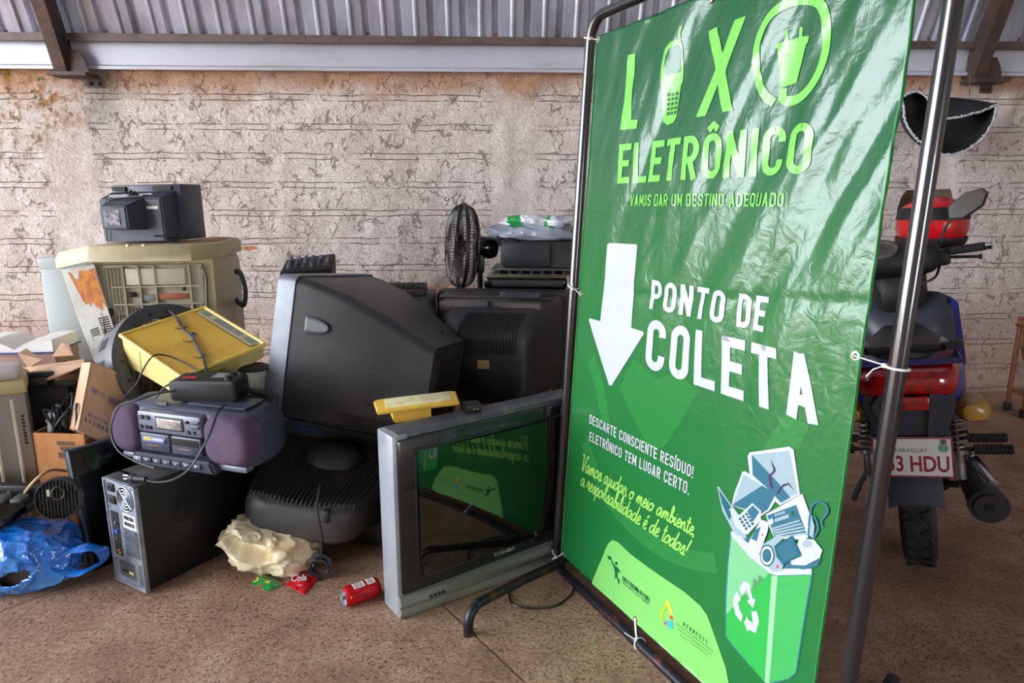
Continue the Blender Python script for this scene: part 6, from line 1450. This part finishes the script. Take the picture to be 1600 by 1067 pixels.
# tall printed carton leaning under the yellow housing
tl_, tr_, bl_, br2 = P(142, 566, 2.42), P(214, 604, 2.52), P(122, 672, 2.33), P(203, 712, 2.43)
tcn = thing('tall_carton', 'tall tan carton with faint blue printing leaning behind the boombox left end', 'carton', T(*((bl_+br2)/2)))
TI = tcn.matrix_world.inverted(); nb3 = (tr_-tl_).cross(tl_-bl_).normalized()
if nb3.y < 0: nb3 = -nb3
def tobj(name, q, ext, m, par=None):
    bm = NB(); hexa(bm, q, ext); bm.transform(TI); return obj(name, bm, m, par or tcn)
bk_ = nb3*.085; sh_ = (bl_-tl_)*.04
bm = NB(); top_ = [tl_+(tr_-tl_)*k/12+(tl_-bl_)*(.05*sin(pi*k/12)-.0) for k in range(13)]      # softly bowed front wall
loft(bm, [[p, p+nb3*.005] for p in top_], False, False, closed=False); bm.free(); bm = NB()
vf = [bm.verts.new(p) for p in top_+[br2, bl_]]; f = bm.faces.new(vf); e = bmesh.ops.extrude_face_region(bm, geom=[f])
for v in e['geom']:
    if isinstance(v, bmesh.types.BMVert): v.co += nb3*.005
for q, ext in (([tl_, bl_, bl_+bk_, tl_+bk_], (tr_-tl_).normalized()*.005), ([tr_, br2, br2+bk_, tr_+bk_], (tl_-tr_).normalized()*.005), ([tl_+bk_+sh_, tr_+bk_+sh_, br2+bk_, bl_+bk_], -nb3*.005), ([bl_, br2, br2+bk_, bl_+bk_], (tl_-bl_).normalized()*.005)): hexa(bm, q, ext)
bm.transform(TI); cbd = obj('carton_body', bm, card, tcn)
inkb = mat('carton_ink_blue', (112, 112, 140), .8)
def tp(u, v): return (bl_*(1-u)+br2*u)*(1-v)+(tl_*(1-u)+tr_*u)*v-nb3*.0012
for u0, u1, v0, v1, n in ((.10, .38, .60, .68, 7), (.44, .82, .58, .68, 14), (.12, .5, .26, .31, 12), (.08, .72, .16, .23, 8)):
    bm = NB(); rnd = random.Random(n)
    for k in range(n):
        a = u0+(u1-u0)*k/n; a2 = a+(u1-u0)/n*rnd.uniform(.35, .7); hexa(bm, [tp(a, v0), tp(a2, v0), tp(a2, v1-rnd.uniform(0, .02)), tp(a, v1)], nb3*.001)
    bm.transform(TI); obj('carton_print', bm, inkb, cbd)
# dark open carton at the left
dm = yaw((P(42, 600, 2.62).x, 2.62, 0), -4)
dz = P(42, 583, 2.62).z
dw = P(140, 600, 2.62).x-P(42, 600, 2.62).x
dk, dko = open_box('brown_carton', 'open dark brown carton with bent flaps under the open book, left of the washing machine', dm, dw, .22, dz, card2,
    [])
di = dm.inverted()
for q in ([P(38, 574, 2.62), P(131, 561, 2.62), P(131, 570, 2.52), P(75, 593, 2.50)], [P(82, 558, 2.80), P(115, 556, 2.80), P(108, 538, 2.84), P(97, 536, 2.84)], [P(66, 562, 2.66), P(44, 575, 2.62), P(28, 552, 2.68), P(41, 544, 2.74)]):
    bm = NB(); q = [di @ p for p in q]; n = (q[1]-q[0]).cross(q[2]-q[0]).normalized(); hexa(bm, q, n*.005); obj('flap', bm, card, dk)  # flaps get the lighter card, painting in the light they catch
# carton of cables
bmx = yaw((P(50, 672, 2.36).x, 2.36, 0), -5); bz_ = P(50, 676, 2.36).z; bw = P(136, 675, 2.36).x-P(50, 672, 2.36).x
cb3, cbo = open_box('cable_carton', 'orange-brown carton full of black cables and adapters behind the round black grille', bmx, bw, .13, bz_, mat('orange_cardboard', (184, 124, 72), .85, vcol=(164, 108, 62), vscale=9))
bm = NB()
for k in range(7): box0(bm, (.09+k*.010, -.0008, bz_-.045), (.097+k*.010, .001, bz_-.030))
for k in range(6): box0(bm, (.10+k*.010, -.0008, bz_-.065), (.107+k*.010, .001, bz_-.050))
for k in range(16): box0(bm, (.09+k*.005, -.0008, bz_-.095), (.0925+k*.005, .001, bz_-.072))
obj('carton_print', bm, mat('carton_ink_brown', (90, 70, 60), .8), cbo)
bm = NB(); box0(bm, (.007, .007, .008), (bw-.045, .122, bz_-.03)); cbt = thing('cable_heap', 'heap of black cables in the orange-brown carton', 'cables', bmx)
obj('cable_mass', bm, black2, cbt); rnd = random.Random(8)
for k in range(16):
    bm = NB(); a = V((rnd.uniform(.03, bw-.06), rnd.uniform(.03, .10), bz_-.03))
    tube(bm, catmull([a, a+V((rnd.uniform(-.04, .04), rnd.uniform(-.03, .03), rnd.uniform(.04, .12))), a+V((rnd.uniform(-.06, .06), rnd.uniform(-.02, .04), rnd.uniform(.05, .15))), V((rnd.uniform(.03, bw-.06), rnd.uniform(.03, .10), bz_-.03))], 6), rnd.choice((.004, .005, .007)), 6); obj('cable', bm, cable, cbt)
for k, (x, y, rx, ry, hh) in enumerate(((.07, .06, -20, 34, .13), (.03, .10, 10, 12, .12), (.055, .02, -18, -6, .10), (.12, .09, 20, -20, .10))):
    bm = NB(); bx(bm, (0, 0, hh/2), (.028, .016, hh), .005); bm.transform(T(x, y, bz_-.03) @ RX(rx) @ RY(ry)); obj('stick_adapter', bm, blackp, cbt)
bm = NB(); bx(bm, (0, 0, 0), (.02, .05, .11), .004); bm.transform(T(bw-.055, .10, bz_+.03) @ RY(10)); obj('pale_adapter', bm, mat('adapter_taupe', (150, 140, 130), .5), cbt)
# black cabinet with gear between them
bs = thing('black_cabinet', 'black speaker box behind the cream cabinet, left of the cable carton', 'speaker', yaw((P(32, 620, 2.48).x-.025, 2.50, 0), 2))
kz = P(60, 607, 2.48).z
bm = NB(); box0(bm, (0, 0, 0), (.19, .09, kz), .006); obj('cabinet', bm, black2, bs)
tp2 = thing('black_telephone', 'small black telephone set on the black speaker box at the left', 'telephone', yaw((P(60, 600, 2.53).x, 2.53, kz+.001), 10))
bm = NB(); bx(bm, (.0, .0, .02), (.10, .07, .04), .012); bx(bm, (.01, -.015, .046), (.11, .025, .018), .007); obj('body', bm, blackp, tp2)
# cream cabinet at the left edge
ca_ = yaw((P(38, 600, 2.40).x, 2.40, 0), 32) @ T(-.36, 0, 0); cz = P(30, 588, 2.40).z-.03
cc_ = thing('cream_cabinet', 'beige and grey plastic appliance cabinet cut by the left edge of the photo', 'appliance', ca_)
bm = NB(); box0(bm, (0, 0, 0), (.36, .20, cz-.03), .012); cbx = obj('cabinet', bm, mat('taupe_plastic', (152, 146, 134), .5, vcol=(132, 124, 112), vscale=3, aniso=(3, 1, .2)), cc_)
bm = NB(); box0(bm, (-.004, -.006, cz-.035), (.366, .206, cz+.02), .014); obj('lid', bm, mat('lid_straw', (196, 182, 132), .45), cc_)
bm = NB(); box0(bm, (.0, .0, cz+.018), (.35, .195, cz+.055), .018); obj('lid_top', bm, mat('lid_top_grey', (190, 184, 180), .5), cc_)
for x in (.18, .25, .31):
    bm = NB(); box0(bm, (x, -.006, .02), (x+.012, .01, cz-.05), .004); obj('rib', bm, cream, cbx)
bm = NB()
for k, h_ in enumerate((.012, .008, .010, .010, .007, .010, .009, .008, .010)): box0(bm, (.335, -.0012, .40+k*.013), (.335+h_, .001, .409+k*.013))
obj('side_print', bm, inkblack, cbx)
# open book on a stack behind
bkM = yaw((P(40, 535, 2.86).x, 2.86, 0), 6); bkz = P(40, 545, 2.86).z
bst = thing('box_pile', 'pinkish carton standing under the open book at the left edge', 'carton', bkM)
bm = NB(); box0(bm, (-.24, .0, 0), (.11, .20, bkz-.022), .004); obj('carton_body', bm, mat('pink_card', (170, 134, 122), .8, vcol=(140, 112, 104), vscale=6), bst)
bk = thing('open_book', 'thick open book with white pages lying on the pinkish carton at the left edge', 'book', bkM @ T(-.05, .10, bkz-.02))
for s in (-1, 1):
    secs = []
    for k in range(11):
        u = k/10; z = .012+.040*sin(min(1, u*1.25)*pi*.62)+.006*u
        secs.append([V((s*.155*u, -.10, .004)), V((s*.155*u, .11, .004)), V((s*.155*u, .11, z)), V((s*.155*u, -.10, z))])
    bm = NB(); loft(bm, secs); obj('page_block', bm, mat('page_white', (222, 220, 218), .7) if s < 0 else MATS['page_white'], bk, 40)
    bm = NB(); loft(bm, [[a+(b_-a)*0+V((0, 0, z_)) for a, b_ in ((s_[3], s_[2]),) for z_ in (.001,)]+[s_[2]+V((0, 0, .001)), s_[2]+V((0, 0, .003)), s_[3]+V((0, 0, .003))] for s_ in secs]); obj('page', bm, paper, bk, 40)
bm = NB(); box0(bm, (-.165, -.11, 0), (.165, .12, .005), .001); obj('cover', bm, mat('book_blue', (40, 70, 140), .5), bk)
# --- blue bag with a black gadget, keyboard tray and round grille on top
bagc = V((-1.785, 2.12, 0))
bluebag = mat('blue_plastic_film', (14, 104, 200), .16, vcol=(84, 164, 230), vscale=5, vlo=.52, vhi=.72, spec=.8, bump=.9, bscale=16, bdist=.02, trans=.1, coat=.4)  # paler blue blotches paint highlights into the film
bg_ = thing('blue_plastic_bag', 'torn bright blue plastic bag on the floor left of the computer tower', 'plastic bag', T(*bagc))
def hole(c): return ((c.x-.17)/.052)**2+((c.z-.085-.25*(c.x-.17))/.026)**2 < 1+.5*noise.noise(c*30) and c.y < -.05
bm = NB(); lump(bm, (0, 0, .108), (.305, .125, .112), .085, 1.7, 7, 200, 120, zmin=.002, sq=2.9, skip=hole)
hb_ = obj('bag_film', bm, bluebag, bg_, 60); hb_.modifiers.new('s', 'SOLIDIFY').thickness = .0015
bm = NB(); lump(bm, (0, 0, 0), (.10, .032, .026), .16, 2.2, 3, 48, 30, sq=2.2)
bm.free(); bm = NB()
kx = V((.275, -.05, .115)); secs = []
for k in range(41):
    a = 2*pi*k/40; p = kx+V((.085-.085*cos(a), -.02+.015*sin(a), .0+.035*sin(a)+.02*(1-cos(a))*.5)); wv = .018+.010*sin(a/2)+.004*noise.noise(V((a*2, 3, 1)))
    rad = V((-cos(a), .1, sin(a))).normalized()
    secs.append([p+V((0, wv, .004*sin(a*5))), p+rad*.005, p-V((0, wv, .005*cos(a*4))), p-rad*.003])
loft(bm, secs, False, False); obj('handle_loop', bm, bluebag, bg_, 60)
gd = thing('black_gadget', 'black plastic gadget showing through the tear of the blue bag', 'gadget', T(bagc.x+.13, bagc.y+.0, 0))
bm = NB(); box0(bm, (-.10, -.10, .03), (.10, .08, .16), .02); obj('body', bm, dusty, gd)
kt = thing('black_tray', 'long black plastic tray with loose wires lying on the blue bag at the left edge', 'tray', yaw((-1.66, 2.08, .238), -2, RX(6)))
bm = NB(); hull(bm, [(-.04, .24, .012, -.12, .012, .004), (-.02, .27, .035, -.12, .02, .012), (.06, .28, .035, -.12, .022, .012)]); obj('front_lip', bm, gloss, kt, 40)
bm = NB(); box0(bm, (-.26, .05, .0), (.02, .15, .02), .006); fb_ = obj('tray_bed', bm, dusty, kt)
bm = NB(); box0(bm, (-.26, .14, .0), (.03, .17, .06), .008); obj('rear_wall', bm, blackp, kt)
for k in range(4):
    bm = NB(); bx(bm, (-.21+.06*k, .10, .03), (.045, .05, .025), .008); obj('mechanism', bm, mat('mech_grey', (70, 68, 66), .5) if k == 0 else MATS['mech_grey'], fb_)
bm = NB(); cyl(bm, (-.10, .141, .035), (-.10, .137, .035), .006, seg=12); obj('screw', bm, greyp, kt)
bm = NB(); tube(bm, catmull([P(36, 775, 2.22), P(46, 760, 2.2), P(62, 744, 2.2), P(80, 734, 2.24), P(104, 736, 2.28)], 6), .005, 6); tag(obj('tan_wire', bm, mat('tan_wire', (184, 150, 108), .5)), 'tan wire bent up from the black tray at the left', 'wire')
gM = Matrix.Translation(P(93, 778, 2.03)) @ RZ(14) @ RX(-8)
rg = thing('round_grille', 'round black grille disc standing on the blue bag in front of the cartons', 'grille', gM)
grr = .066
bm = NB(); lathe(bm, [(grr-.004, .018), (grr, .018), (grr+.003, .008), (grr+.002, -.012), (grr-.004, -.02), (0, -.02), (0, -.012), (grr-.008, -.010), (grr-.004, .018)], 48, RX(90)); rgo = obj('rim', bm, blackp, rg, 40)
bm = NB()
for k in range(13):
    x = -.06+k*.01; h_ = sqrt(max(0, (grr-.005)**2-x*x))
    if h_ > .01: bx(bm, (x, -.013, 0), (.0035, .006, 2*h_), .001)
for k in range(13):
    z = -.06+k*.01; h_ = sqrt(max(0, (grr-.005)**2-z*z))
    if h_ > .01: bx(bm, (0, -.011, z), (2*h_, .003, .003))
obj('grille_bars', bm, black2, rgo)
bm = NB(); tube(bm, [(.004+.018*cos(k*pi/12), -.017, .02+.020*sin(k*pi/12)) for k in range(24)], .004, 6, closed=True); obj('cap_ring', bm, black2, rgo)
bm = NB(); box0(bm, (-.028, -.018, .012), (-.020, -.014, .034), .001); obj('pale_tab', bm, mat('tab_cream', (196, 196, 170), .5), rgo)
